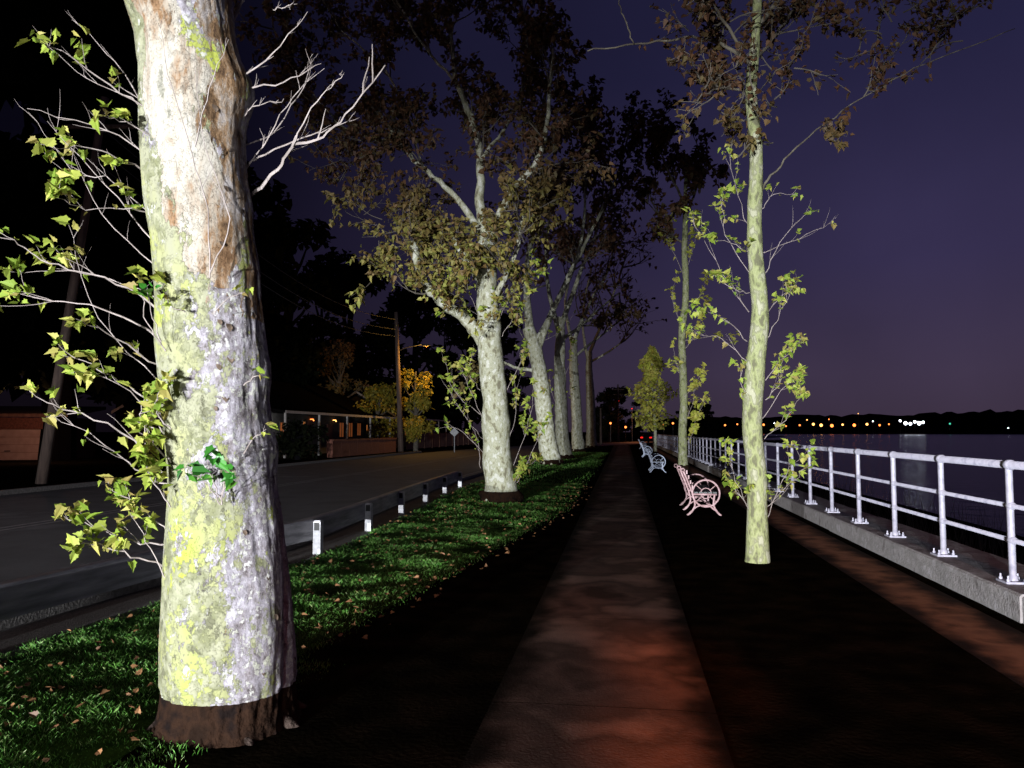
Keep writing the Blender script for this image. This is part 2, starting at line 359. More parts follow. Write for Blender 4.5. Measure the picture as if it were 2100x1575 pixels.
GX=[(-3,-4.95),(4,-4.62),(7.2,-4.35),(9.6,-3.96),(12,-4.10),(14.4,-4.27),(17,-4.44),(22,-4.7),(60,-4.9)]
gx=lambda y: lerp_tab(GX,y)
def xr(y): return -2.28+(min(y,16)-5.15)*.104
def strip(name,mat,fa,fb,z0,z1,y0,y1,st,label,cat):
    g=MB(); y=y0; vs=[]; k=0
    while y<=y1+1e-6:
        a=fa(y); b_=fb(y); vs+=[Vector((a,y,z0)),Vector((a,y,z1)),Vector((b_,y,z1)),Vector((b_,y,z0))]; y+=st; k+=1
    fs=[]
    for i in range(k-1):
        for j in range(3): fs.append((i*4+j,i*4+4+j,i*4+5+j,i*4+1+j))
    fs+=[(0,1,2,3),(4*k-1,4*k-2,4*k-3,4*k-4)]
    g.add(vs,fs); return struct(g.build(name,mat),label,cat)
strip('kerb',M['kerb'],lambda y:gx(y)-.62,lambda y:gx(y)-.48,-.02,.1,-6,60,1,'low worn stone kerb beside the guardrail','kerb')
strip('gravel_verge',M['gravel'],lambda y:gx(y)-.475,lambda y:gx(y)+.22,-.02,.012,-6,60,1,'narrow gravel strip under the guardrail','verge')
strip('lawn',M['lawn'],lambda y:gx(y)+.20,lambda y:xr(y)-.05+.1*noise.noise(Vector((0,y*1.5,0))),-.02,.006,-6,60,.5,'green turf bank under the left tree row','lawn')
g=MB(); g.box(-15.7,-15.5,-40,58,-.02,.12); struct(g.build('far_kerb',M['kerb']),'kerb along the far side of the road','kerb')
g=MB(); y=-6.0
while y<92:
    L=2.12; nx=6; ny=10; vs=[]
    for j in range(ny+1):
        yy=y+(L-.006)*j/ny
        a=-.77-.005*yy; b_=.50+.001*yy
        for i in range(nx+1):
            vs.append(Vector((a+(b_-a)*i/nx,yy,.003 if i in(0,nx) else .010)))
    g.add(vs,[(j*(nx+1)+i,j*(nx+1)+i+1,(j+1)*(nx+1)+i+1,(j+1)*(nx+1)+i) for j in range(ny) for i in range(nx)]); y+=L
struct(g.build('footpath',M['path'],None,None,True),'worn concrete footpath running between the tree rows','path')
g=MB(); vs=[];k=0
y=-6
while y<90:
    vs+=[Vector((2.45,y,.006)),Vector((3.12,y,.006))]; y+=.5;k+=1
g.add(vs,[(2*i,2*i+1,2*i+3,2*i+2) for i in range(k-1)])
struct(g.build('paved_strip',M['strip']),'narrow reddish paved strip beside the seawall','path')
sw=thing('seawall','low concrete seawall kerb carrying the pipe railing','seawall',(3.5,0,0))
y=-5.1; i=0
while y<90:
    L=6.1; g=MB(); st=(.035 if i%2 else 0); x0=3.27+st*.5; z1=.24-st*.3
    n=24; vs=[]
    prof=[(x0,-.02),(x0,z1-.02),(x0+.02,z1),(4.04,z1),(4.06,z1-.02),(4.06,-.02)]
    for k in range(n+1):
        for (px_,pz_) in prof:
            q=Vector((px_,y+(L-.012)*k/n,pz_)); q+=Vector((noise.noise(q*3)*.008,0,noise.noise(q*3+Vector((9,0,0)))*.006)); vs.append(q)
    m_=len(prof); fs=[(k*m_+j,(k+1)*m_+j,(k+1)*m_+j+1,k*m_+j+1) for k in range(n) for j in range(m_-1)]
    fs+=[tuple(range(m_)),tuple(n*m_+j for j in range(m_-1,-1,-1))]
    g.add(vs,fs); g.build('coping_block',M['concrete'],sw,Vector((3.5,0,0))); y+=L;i+=1
# railing
rl=thing('railing','long pale metal three-rail pipe railing above the water','railing',(3.46,0,.24)); ro=Vector((3.46,0,.24))
ypost=[7.62+1.53*k for k in range(-4,50)]
g=MB(); g.tube([(3.46,ypost[0]-.5,1.30),(3.46,ypost[-1],1.30)],.036,12); g.build('top_rail',M['rail'],rl,ro,True)
for z in (.62,.93):
    g=MB(); g.tube([(3.46,ypost[0]-.5,z),(3.46,ypost[-1],z)],.021,10); g.build('lower_rail',M['rail'],rl,ro,True)
for y in ypost:
    g=MB(); g.tube([(3.46,y,.25),(3.46,y,.30),(3.46,y,.31),(3.46,y,1.29)],[.045,.042,.031,.031],10,cap=False)
    for z in (.62,.93,1.30): g.tube([(3.46,y-.055,z),(3.46,y+.055,z)],.047 if z>1.2 else .034,10)
    po=g.build('post',M['rail'],rl,ro,True)
    g=MB(); g.box(3.36,3.56,y-.1,y+.1,.243,.262)
    for sx in(-1,1):
        for sy in(-1,1):
            c=Vector((3.46+sx*.072,y+sy*.072,.262)); g.tube([c,c+Vector((0,0,.02))],.016,6); g.tube([c+Vector((0,0,.02)),c+Vector((0,0,.05))],.009,6)
    g.build('base_plate',M['rail'],po,ro)
# guardrail
gl=thing('guardrail','low dark timber guardrail on short white posts along the grass','guardrail',(-4.3,9,0)); go=Vector((-4.3,9,0))
yg=[9.6-2.42*k for k in range(5,0,-1)]+[9.6+2.42*k for k in range(6)]
for a,b_ in zip(yg,yg[1:]):
    A=Vector((gx(a)-.09,a,.34)); B=Vector((gx(b_)-.09,b_-.012,.34)); t=(B-A).normalized(); nn=Vector((t.y,-t.x,0))
    g=MB(); vs=[]
    for q in (A,B):
        for (u_,z) in ((-.06,-.13),(.06,-.13),(.06,.11),(.045,.13),(-.045,.13),(-.06,.11)): vs.append(q+nn*u_+Vector((0,0,z)))
    g.add(vs,[(j,(j+1)%6,6+(j+1)%6,6+j) for j in range(6)]+[(5,4,3,2,1,0),(6,7,8,9,10,11)]); g.build('beam',M['guard'],gl,go)
for y in yg:
    x=gx(y)+.025; g=MB(); g.box(x-.05,x+.05,y-.05,y+.05,-.02,.44); g.box(x-.04,x+.04,y-.04,y+.04,.44,.455)
    po=g.build('post',M['guard_post'],gl,go)
    g=MB(); g.box(x-.035,x+.035,y-.056,y-.051,.33,.43); g.build('reflector',M['black'],po,go)
# ------------------------------------------------------------ near sycamore
T1=at(472,1478); D1=(T1-CAM).dot(FW)
t1=thing('sycamore_tree','huge peeling sycamore in the left foreground with leafy shoots','tree',T1)
LE=[(-700,190),(-350,205),(-150,225),(0,258),(80,285),(150,293),(300,296),(420,305),(500,318),(650,330),(800,336),(1000,352),(1200,344),(1320,340),(1400,338),(1440,336),(1478,328),(1530,305)]
RE=[(-700,420),(-350,440),(-150,455),(0,468),(100,480),(180,492),(300,498),(420,508),(500,520),(650,532),(800,545),(1000,565),(1200,592),(1320,604),(1400,606),(1440,602),(1478,606),(1530,620)]
NS=200; rows=[]; py=1540
while py>-700: rows.append(py); py-=6 if py>-40 else 25
g=MB(); zone=[]
tocam=Vector((-T1.x,-T1.y,0)).normalized()
sidev=Vector((-tocam.y,tocam.x,0))
if sidev.dot(RT)<0: sidev=-sidev
def trunkprof(py):
    l=lerp_tab(LE,py); r=lerp_tab(RE,py); return P((l+r)/2,py,D1),(r-l)/2*D1/F
for py in rows:
    c,rad=trunkprof(py)
    for j in range(NS):
        a=2*math.pi*j/NS; u=math.sin(a); front=math.cos(a)
        d=sidev*u+tocam*front
        uu=.5+.5*(a if a<math.pi else a-2*math.pi)/(math.pi/2) if front>0 else (1.2 if u>0 else -.2)
        q=Vector((u*2.2,front*2.2,py*.0035))
        wv=.22*noise.noise(Vector((uu*2,py*.006,3)))
        bnd=lerp_tab([(0,.58),(250,.70),(500,.76),(650,.54),(800,.44),(1000,.50),(1200,.50),(1400,.54)],py)+wv
        gz=max(0,min(1,.5+(uu-bnd)*1.7))
        if uu<-.1: gz=.35
        cl=lerp_tab([(0,.05),(200,.10),(400,.25),(560,.45),(600,.6)],py)+wv*.5; cr=lerp_tab([(0,.45),(200,.6),(400,.7),(560,.66),(600,.6)],py)+wv*.5
        cz=max(0,min(1,.5+min(uu-cl,cr-uu)*2.8)) if py<610 else 0
        tz=max(0,min(1,.44+min(uu-.6,.92-uu)*1.5)) if py<660 else .06
        if uu<0.04 and py<600: tz=.3
        rr=rad*(1+.045*noise.noise(q)+.02*noise.noise(q*2.3))
        rough=.12+gz*.5
        rr+=rough*.010*noise.noise(Vector((u*7,front*7,py*.008)))+ rough*.008*noise.noise(Vector((u*18,front*18,py*.03)))+rough*.006*noise.noise(Vector((u*45,front*45,py*.08)))
        if gz>.5: rr-= .032*max(0,1-abs(uu-.86+.05*math.sin(py*.01))*16)*lerp_tab([(950,.08),(1100,1),(1400,1)],py)
        rr+= -.010*cz
        for (ku,kp,ks,kh) in ((.93,185,55,.06),(.95,420,40,.02),(.85,760,45,.02),(.9,920,30,.025),(.12,700,60,.012),(.8,560,35,.015),(.55,1010,40,.015),(.3,1365,14,.012)):
            rr+=kh*math.exp(-((uu-ku)*rad*2/(ks*D1/F))**2-((py-kp)/ks)**2)
        if py>1395: rr*=1-.03+.10*((py-1395)/130)**1.5*(1+.5*math.sin(a*5+1)+.5*noise.noise(q*3))+.03*noise.noise(q*6)
        g.v.append(c+d*rr); zone.append((gz,cz,tz,1))
nr=len(rows)
kk=next(i for i,p_ in enumerate(rows) if p_<=1404)
allf=[(i*NS+j,i*NS+(j+1)%NS,(i+1)*NS+(j+1)%NS,(i+1)*NS+j) for i in range(nr-1) for j in range(NS)]
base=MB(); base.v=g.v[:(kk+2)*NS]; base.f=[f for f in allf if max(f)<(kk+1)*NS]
trk=MB(); trk.v=g.v[kk*NS:]; trk.f=[tuple(i-kk*NS for i in f) for f in allf if min(f)>=kk*NS]
to=trk.build('trunk',M['bark_close'],t1,T1,True)
ca=to.data.color_attributes.new('zone','FLOAT_COLOR','POINT')
ca.data.foreach_set('color',[x for z in zone[kk*NS:] for x in z])
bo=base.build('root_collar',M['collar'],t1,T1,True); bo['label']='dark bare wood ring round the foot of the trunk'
for k in range(7):
    g=MB(); a=k*.9+rnd(-.2,.2); d=Vector((math.cos(a),math.sin(a),0)); p=T1+d*.29
    pts=[p+Vector((0,0,.04)),p+d*.06+Vector((0,0,.015)),p+d*.12+Vector((rnd(-.03,.03),rnd(-.03,.03),-.01)),p+d*.18+Vector((0,0,-.05))]
    g.tube(smoothpts(pts,4),[.04-.0015*i for i in range(13)],12,nz=.6,nf=14); g.build('root',M['root'],t1,T1,True)
tw=MB(); lf=MB(); tb=MB()
def pl(l,da=0,db=0): return [P(x,y,D1+da+(db-da)*i/(len(l)-1)) for i,(x,y) in enumerate(l)]
left=[([(335,250),(250,190),(130,110),(75,80)],.008,.35,-.1,-.5),([(330,330),(220,270),(60,225)],.007,0,0,-.2),
([(335,380),(260,330),(170,300),(95,310)],.008,.8,0,-.4),([(340,440),(270,430),(160,425),(110,390)],.007,.8,0,-.5),
([(335,640),(240,580),(120,545),(50,510),(0,470)],.009,.5,-.1,-.3),([(335,700),(230,640),(110,615),(30,600)],.009,.45,-.1,.2),
([(340,760),(240,695),(150,655)],.008,.5,-.1,-.5),([(345,860),(260,790),(190,750),(150,735)],.008,.5,-.1,-.2),
([(345,980),(250,885),(110,830),(55,800)],.009,.35,-.1,-.3),([(350,930),(290,820),(180,760)],.007,.3,0,-.3),
([(352,1120),(270,1110),(200,1085),(130,1060)],.009,.7,-.1,-.3),([(350,1165),(270,1140),(190,1115),(150,1125)],.009,.8,-.1,-.4),
([(352,1100),(300,1050),(240,1010),(215,985)],.007,.5,-.1,-.2),([(350,950),(310,900),(290,850),(300,800)],.007,1,-.25,-.35),
([(340,720),(300,660),(290,600),(300,590)],.006,.4,-.3,-.4),([(310,240),(240,130),(150,40)],.006,0,0,.2),([(335,520),(220,380),(100,250)],.007,0,0,.3),
([(335,470),(230,370),(150,350),(60,230)],.006,0,0,.1),([(345,1190),(300,1110),(270,1050)],.006,.5,-.2,-.2),([(338,560),(210,440),(140,290)],.006,.1,.1,.4),
([(345,800),(200,650),(140,460)],.006,.05,.1,.2),([(340,340),(290,220),(180,160),(90,90)],.006,.1,0,.2),([(350,1000),(280,960),(200,900),(90,850)],.007,.15,0,.2),([(340,620),(190,560),(20,560)],.006,.25,0,.3),
([(345,900),(300,870),(300,930),(320,980)],.006,1,-.3,-.3),([(350,880),(320,840),(330,790)],.006,.9,-.3,-.4),([(340,300),(260,250),(200,235)],.006,.4,-.2,-.4),([(350,1040),(310,980),(290,930)],.006,.8,-.3,-.4)]
for pts,r0,ly,da,db in left: sprout(tw,lf,pl(pts,da,db),r0*.7,.074,ly,4 if ly else 6,True,.010,.36)
right=[([(515,400),(570,350),(600,300),(650,285),(710,235),(790,130)],.012,.1,-.1),([(520,330),(600,290),(660,270),(720,245)],.006,.1,0),([(485,170),(560,110),(632,25)],.007,0,-.1),
([(490,180),(580,168),(655,130)],.006,0,0),([(490,250),(530,215),(585,205)],.005,0,-.1),([(505,345),(545,290),(600,200),(665,140)],.006,.1,.1),([(500,300),(560,270),(620,180),(640,110)],.005,.1,.3),([(600,300),(640,220),(690,170),(700,150)],.006,0,-.1),
([(560,20),(590,12),(610,8)],.004,0,0),([(470,60),(520,-40),(600,-120)],.011,.2,.3)]
for pts,r0,da,db in right: sprout(tb,lf,pl(pts,da,db),r0,.05,0,6,True,.008,.27)
dk=[([(430,570),(425,430),(395,320),(345,150),(330,40)],-.36,-.45),([(430,560),(470,450),(420,300),(400,120)],-.36,-.5),([(400,300),(430,180),(470,80)],-.38,-.5)]
for pts,da,db in dk: sprout(tw,lf,pl(pts,da,db),.004,.05,0,4,True,.006,.2)
lb=MB()
for pts in ([(455,1035),(440,990),(425,950),(440,925)],[(455,1030),(460,970),(445,945)],[(452,1035),(420,985),(385,970)],[(450,1020),(470,985),(478,975)],[(330,700),(310,640),(300,590)]):
    sprout(tw,lb,pl(pts,-.36,-.48),.004,.08,.25,1,True,.006,.2)
for pts in ([(500,790),(520,775),(535,770)],[(500,930),(520,900),(545,880)],[(380,640),(350,625),(340,600)],[(440,640),(470,610),(500,600)]):
    sprout(tw,lf,pl(pts,-.34,-.44),.004,.05,.2,2,True,.006,.3)
tw.build('shoot',M['twig'],t1,T1); tb.build('bare_twig',M['twig'],t1,T1); lf.build('foliage',M['leaf_green'],t1,T1); lb.build('fresh_foliage',M['leaf_bright'],t1,T1)
for _ in range(26):
    uu=rnd(.5,.97); py=rnd(150,1360); c,rad=trunkprof(py)
    a=(uu-.5)*math.pi*.98; d=sidev*math.sin(a)+tocam*math.cos(a); c=c+d*(rad+.004)
    tt=Vector((0,0,1)).cross(d).normalized(); s=rnd(.008,.020); g=MB()
    g.add([c-tt*s,c+tt*s*.6,c+tt*s+d*s*.5+Vector((0,0,-s*1.3)),c+tt*s*.2+d*s*.6+Vector((0,0,-s*2.4)),c-tt*s*.8+d*s*.3+Vector((0,0,-s*1.2))],[(0,1,2,3,4)]); g.build('bark_flake',M['flake'],t1,T1)
g=MB(); l2=MB(); top=P(305,-690,D1)
for k in range(5):
    a=k*1.3; grow(g,l2,top+Vector((0,0,-.1)),Vector((math.cos(a),math.sin(a),1.2)),3.2,.13,2,.16,.5,.12,False,5)
g.build('limb',M['bark'],t1,T1,True); l2.build('crown',M['leaf_brown'],t1,T1)
# ------------------------------------------------------------ generic row tree
def row_tree(label,group,px,py,trunk,limbs,sprouts,bark,leafm,lsize,collar=True,sleaf=.13,tips=None,leafp=.55,sprm=None,nch=4,lobed=False,growL=1.6,sidew=.008,limbm=None):
    T=at(px,py); D=(T-CAM).dot(FW)
    root=thing('plane_tree',label,'tree',T,0,group)
    pts,rad=chain(trunk,D); pts[0]=T+Vector((0,0,-.05)); sp,rr=smoothchain(pts,rad,10)
    for i in range(3,len(sp)): sp[i]+=Vector((noise.noise(sp[i]*1.1)*.03,0,0))
    g=MB(); g.tube(sp,rr,36 if D<30 else 16,nz=.13,nf=3.0,cap=False)
    g.build('trunk',M[bark],root,T,True)
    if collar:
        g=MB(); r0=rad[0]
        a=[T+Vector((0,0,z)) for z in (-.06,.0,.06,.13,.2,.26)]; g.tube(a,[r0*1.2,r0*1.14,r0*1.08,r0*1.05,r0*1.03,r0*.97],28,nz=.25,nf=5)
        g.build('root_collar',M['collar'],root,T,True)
    lm=MB(); tw=MB(); lf=MB()
    for l,n_ in limbs:
        p_,r_=chain(l,D); s_,q_=smoothchain(p_,r_,6)
        for i in range(2,len(s_)): s_[i]+=rvec(.025*min(1,D/17))
        lm.tube(s_,q_,12,nz=.15,nf=3)
        for c in range(n_):
            i=random.randint(int(len(s_)*.35),len(s_)-1); d=(s_[i]-s_[i-1]).normalized()+rvec(1.0)
            grow(tw,lf,s_[i],d,growL*rnd(.6,1.1)*D/17,.022*D/17,2,lsize,leafp,.06,lobed,nch)
    for (cx,cy,dz,L,n_) in (tips or []):
        for c in range(n_): grow(tw,lf,P(cx+rnd(-30,30),cy+rnd(-30,30),D+dz+rnd(-.5,.5)),rvec(1)+Vector((0,0,.3)),L,.010,1,lsize,leafp,.05,lobed,nch)
    lm.build('limb',M[limbm or bark],root,T,True)
    if tw.v: tw.build('branch',M['branch'],root,T)
    if lf.v: lf.build('crown',M[leafm],root,T)
    t2=MB(); f2=MB()
    for (l,ly,sd) in sprouts:
        q=[P(x,y,D+rnd(-.3,.1)*(1 if i else 0)) for i,(x,y) in enumerate(l)]
        sprout(t2,f2,q,sidew,sleaf,ly,sd,D<20,.02,.4)
    if sprouts: t2.build('shoot',M['twig'],root,T); f2.build('foliage',M[sprm or 'leaf_green'],root,T)
    return root,T,D
s2=[([(990,900),(950,850),(905,775)],.7,6),([(990,860),(960,790),(935,748)],.8,6),([(992,930),(940,880),(900,880)],.3,4),([(1050,960),(1080,880),(1095,810)],.9,7),([(1045,900),(1060,830),(1052,770)],.5,5),
([(1060,985),(1090,930),(1118,870)],.9,6),([(1060,990),(1080,960),(1105,940)],1,6),([(1040,800),(1070,740),(1080,700)],.6,5),([(985,800),(960,760),(975,715)],.7,5),([(1050,1000),(1062,975),(1070,950)],1,6),
([(990,700),(960,650),(905,640)],.5,5),([(1030,690),(1060,640),(1090,600)],.9,6),([(1000,720),(1010,640),(1060,560)],.7,6),([(985,960),(978,900),(965,870)],.3,3),([(1010,700),(1040,620),(1100,540)],.8,7),([(1000,680),(960,600),(920,560)],.7,6),([(985,850),(930,800),(915,740)],.6,6),
([(1000,650),(1050,600),(1110,560)],.8,6),([(985,640),(1000,560),(960,520)],.6,6)]
G1='plane trees in the left row'
row_tree('broad pale trunked tree second in the left row, low limbs spreading',G1,1027,1030,
 [(1027,1030,80),(1025,1000,66),(1021,920,59),(1014,820,54),(1008,740,51),(1003,690,50),(1000,630,45),(999,560,41),(998,500,37),(996,460,30)],
 [([(1002,715,30),(955,655,24),(905,620,20,-.3),(865,570,16,-.5),(848,495,13,-.6)],8),
  ([(997,500,26),(985,420,20,.2),(985,320,16,.3),(965,240,14,.3),(932,150,10,.4),(925,40,7,.4)],13),
  ([(1000,500,24),(1038,410,15,-.2),(1098,335,12,-.4),(1120,260,9,-.4),(1135,100,6,-.4)],14),
  ([(997,490,18),(935,405,12,.2),(868,345,9,.3),(815,290,8,.3),(770,220,5,.3)],12),
  ([(997,590,20),(955,530,16,-.5),(928,485,13,-.6)],4),
  ([(815,290,6,.3),(720,270,4,.6),(640,190,3,1),(560,60,2.5,1.3)],12),
  ([(1002,630,14),(1050,540,9,-.6),(1075,440,6,-.8)],7),([(985,330,8),(1060,220,6,1),(1080,100,5,1.5),(1060,-60,4,1.8)],11),([(935,170,6,.4),(860,80,5,1.2),(800,-20,4,1.6)],13),([(868,345,5,.3),(800,160,4,1),(700,60,3,1.5),(650,-40,2,1.8)],12)],
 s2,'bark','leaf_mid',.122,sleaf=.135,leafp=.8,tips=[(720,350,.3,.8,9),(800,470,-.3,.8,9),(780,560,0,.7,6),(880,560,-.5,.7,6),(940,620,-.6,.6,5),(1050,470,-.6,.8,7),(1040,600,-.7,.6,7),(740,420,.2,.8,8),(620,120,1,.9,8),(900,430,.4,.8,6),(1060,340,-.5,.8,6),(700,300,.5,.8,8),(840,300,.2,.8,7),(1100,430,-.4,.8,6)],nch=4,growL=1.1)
row_tree('tree with trunk bending left, third in the left row',G1,1132,953,
 [(1132,953,46),(1122,900,37),(1110,800,33),(1098,720,30),(1084,672,25)],
 [([(1086,680,20),(1080,560,12),(1100,440,9),(1110,300,6),(1120,180,4)],9),([(1100,720,18),(1150,600,10),(1210,480,7),(1270,350,5),(1290,260,3)],15),([(1100,700,11),(1180,540,7),(1200,400,5),(1190,240,3)],14),([(1105,760,10),(1060,755,6),(1030,740,4)],1)],
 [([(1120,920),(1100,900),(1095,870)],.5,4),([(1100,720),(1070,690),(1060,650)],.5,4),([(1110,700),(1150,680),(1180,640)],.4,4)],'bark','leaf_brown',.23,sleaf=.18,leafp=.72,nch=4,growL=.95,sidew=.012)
row_tree('slender lit trunk fourth in the left row under dark twigs',G1,1158,941,
 [(1158,941,36),(1154,900,28),(1149,800,25),(1148,720,22),(1150,650,15)],
 [([(1150,670,12),(1190,560,8),(1230,450,5),(1240,330,3)],9),([(1148,690,11),(1120,560,7),(1130,420,5)],7),([(1150,700,8),(1200,660,5),(1270,600,3)],4)],
 [([(1150,850),(1130,800),(1128,760)],.6,4),([(1155,780),(1170,740),(1175,700)],.5,4)],'bark','leaf_brown',.30,sleaf=.22,leafp=.4,nch=4,growL=.85,sidew=.015)
row_tree('narrow brownish trunk fifth in the left row',G1,1186,927,
 [(1186,927,30),(1184,890,23),(1181,820,21),(1176,740,17),(1178,690,12)],
 [([(1176,700,10),(1210,620,6),(1245,560,4),(1260,500,3)],6),([(1174,710,8),(1160,620,5),(1180,520,3)],4),([(1180,730,6),(1230,690,4),(1280,650,3)],3)],
 [([(1180,850),(1168,800),(1172,760)],.5,4)],'bark','leaf_brown',.34,sleaf=.28,leafp=.18,nch=4,growL=.75,sidew=.018)
row_tree('farthest trunk of the left row, bare twigged and open',G1,1213,919,
 [(1213,919,26),(1212,890,20),(1211,820,18),(1208,760,14),(1209,720,10)],
 [([(1206,730,8),(1240,650,5),(1270,570,3),(1285,520,2)],7),([(1205,735,7),(1195,650,4),(1215,540,3)],4),([(1206,745,5),(1250,720,4),(1290,690,2)],3)],
 [],'bark','leaf_brown',.4,leafp=.08,nch=4,growL=.75)
G2='plane trees in the right row'
sA=[([(1532,700),(1480,650),(1420,640)],.7,6),([(1536,640),(1480,560),(1420,450)],.7,7),([(1537,560),(1490,480),(1482,400)],.9,6),([(1530,740),(1470,690),(1410,690)],.7,5),([(1537,600),(1500,590),(1455,560)],.9,6),
([(1570,780),(1620,720),(1648,700)],1,6),([(1562,860),(1610,790),(1640,770)],1,7),([(1568,900),(1620,850),(1650,800)],1,7),([(1570,700),(1610,620),(1640,572)],.6,6),([(1573,640),(1610,600),(1630,590)],.8,5),
([(1548,1070),(1510,990),(1490,920)],.8,6),([(1570,1070),(1612,970),(1650,935)],.8,6),([(1572,1040),(1620,990),(1655,960)],.9,6),([(1540,1050),(1505,1000),(1490,985)],.9,5),([(1570,560),(1610,480),(1662,432)],.05,6),([(1570,820),(1600,780),(1600,730)],1,6),
([(1535,820),(1520,770),(1530,740)],.8,3),([(1560,430),(1590,400),(1640,400)],.3,4),([(1560,520),(1640,490),(1710,455)],.05,6),([(1538,470),(1520,420),(1490,300)],.6,5),([(1530,850),(1523,800),(1530,780)],.7,3),([(1540,520),(1500,500),(1430,480)],.8,6)]
ra,TA,DA=row_tree('tall slim mottled green trunk beside the near bench',G2,1554,1152,
 [(1554,1152,50),(1554,1100,44),(1554,1000,39),(1545,900,40),(1546,830,41),(1551,750,41),(1556,640,35),(1550,520,31),(1548,420,29),(1549,300,25),(1540,190,23),(1548,80,20),(1552,-60,17),(1556,-260,14)],
 [([(1555,400,7),(1590,350,4,.2),(1660,280,3,.4),(1770,200,2.4,.6),(1900,130,2,.8),(2080,60,1.6,1)],2),
  ([(1545,130,10),(1480,92,7,.2),(1420,78,5,.3),(1330,88,4,.4),(1205,103,2.5,.6)],0),
  ([(1545,150,9),(1500,70,6,-.3),(1460,0,5,-.5),(1440,-80,4,-.6)],5),([(1550,60,11),(1620,-20,8,.2),(1750,-80,6,.4),(1950,-60,4,.7)],6),([(1550,120,8),(1600,60,5,.5),(1650,-20,4,.9)],4),([(1300,90,3,.4),(1280,40,2.5,.4),(1268,0,2,.5),(1260,-60,2,.5)],0),([(1545,190,7),(1480,180,4,.4),(1440,200,3,.6)],3)],
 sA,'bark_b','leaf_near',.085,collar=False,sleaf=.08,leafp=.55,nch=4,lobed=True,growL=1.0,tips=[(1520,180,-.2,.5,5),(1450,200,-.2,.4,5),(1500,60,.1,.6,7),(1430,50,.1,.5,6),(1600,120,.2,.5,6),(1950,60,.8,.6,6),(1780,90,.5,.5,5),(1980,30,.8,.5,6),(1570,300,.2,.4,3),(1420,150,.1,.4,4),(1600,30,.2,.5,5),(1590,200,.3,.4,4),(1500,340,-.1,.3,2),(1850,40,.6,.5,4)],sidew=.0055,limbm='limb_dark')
row_tree('thin pale trunk with yellow shoots behind the blue benches',G2,1401,966,
 [(1401,966,24),(1400,920,18),(1402,800,16),(1398,700,15),(1406,600,13),(1404,500,12),(1406,400,8),(1408,320,5)],
 [([(1406,420,6),(1370,350,4),(1350,300,3)],8),([(1406,440,6),(1430,380,4),(1440,310,3)],7),([(1404,500,5),(1375,480,4),(1350,440,3)],5)],
 [([(1402,820),(1430,780),(1440,760)],.8,6),([(1402,860),(1430,850),(1448,810)],1,7),([(1400,720),(1430,680),(1450,620)],1,7),([(1400,640),(1440,600),(1450,560)],.9,6),([(1400,560),(1375,500),(1370,450)],.9,7),
  ([(1400,880),(1420,830),(1425,790)],1,7),([(1405,560),(1425,500),(1430,450)],1,7),([(1400,780),(1385,740),(1380,700)],.8,5),([(1402,920),(1420,890),(1425,860)],1,5),([(1400,700),(1460,690),(1500,700)],.6,5),([(1404,680),(1380,620),(1385,570)],.9,6)],'bark_b','leaf_mid',.22,sleaf=.21,leafp=.6,nch=4,growL=.7,sidew=.016,sprm='leaf_lemon',limbm='limb_dark')
Ty=at(1344,926); Dy=(Ty-CAM).dot(FW)
yt=thing('young_tree','small cone shaped yellow green tree on the path edge','tree',Ty)
g=MB(); g.tube([Ty,P(1344,880,Dy),P(1338,800,Dy),P(1336,730,Dy)],[.14,.12,.08,.03],10); g.build('trunk',M['bark'],yt,Ty,True)
tw=MB(); lf=MB()
for _ in range(1900):
    t=random.random()**.8; py=882-t*168; wd=(56 if t>.15 else 32)*math.sin(min(1,(1-t)*1.25+.08)*math.pi*.5)*(.72+.35*math.sin(t*17)); a=rnd(0,6.28); r=math.sqrt(random.random())
    p=P(1337+wd*r*math.cos(a),py,Dy+wd*r*math.sin(a)*Dy/F); leaf(lf,p,rvec(1)+Vector((0,0,.3)),.32*rnd(.5,1.1),False)
for k in range(26):
    t=rnd(0,.85); q=P(1340,880-t*150,Dy); a=rnd(0,6.28); tw.tube([q,q+Vector((math.cos(a)*.5,math.sin(a)*.5,.6)),q+Vector((math.cos(a)*1.1*(1-t),math.sin(a)*1.1*(1-t),1.5*(1-t*.5)))],[.03,.02,.01],4,cap=False)
tw.build('branch',M['twig'],yt,Ty); lf.build('crown',M['leaf_lemon'],yt,Ty)
# ------------------------------------------------------------ background trees
def clump_tree(name,loc,h,w,mat,n,ls,label,group,seed,low=.15,cat='tree'):
    random.seed(seed); root=thing(name,label,cat,loc,0,group)
    g=MB(); g.tube([(0,0,-.1),(0.1,0,h*.3),(-.1,.1,h*.6),(0,0,h*.92)],[w*.06,w*.045,w*.03,.05],9,nz=.15)
    blobs=[]
    for k in range(22):
        t=rnd(low,.96); rr=w*.5*math.sin(math.pi*min(1,.12+.88*(1-t)*.98))**.7*rnd(.2,.8); a=rnd(0,6.28); c=Vector((rr*math.cos(a),rr*math.sin(a),t*h)); s=w*rnd(.12,.22)
        blobs.append((c,s)); g.tube([(0,0,c.z*.75),(c.x*.5,c.y*.5,c.z*.85),tuple(c)],[w*.018,w*.012,.02],5,cap=False)
    g.build('trunk',M['branch'] if mat!='leaf_dark' else M['hill'],root)
    lf=MB()
    for _ in range(n):
        c,s=random.choice(blobs); v=rvec(1); v=v.normalized()*s*random.random()**.45; v.z*=.75
        leaf(lf,c+v,rvec(1),ls*rnd(.5,1.2),False)
    lf.build('crown',M[mat],root); return root
GD='dark trees behind the road'; LD='tall black tree silhouette behind the houses'
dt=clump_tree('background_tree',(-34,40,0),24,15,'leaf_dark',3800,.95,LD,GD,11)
dt2=clump_tree('background_tree',(-30,62,0),19,10,'leaf_dark',3200,.7,LD,GD,12,low=.1)
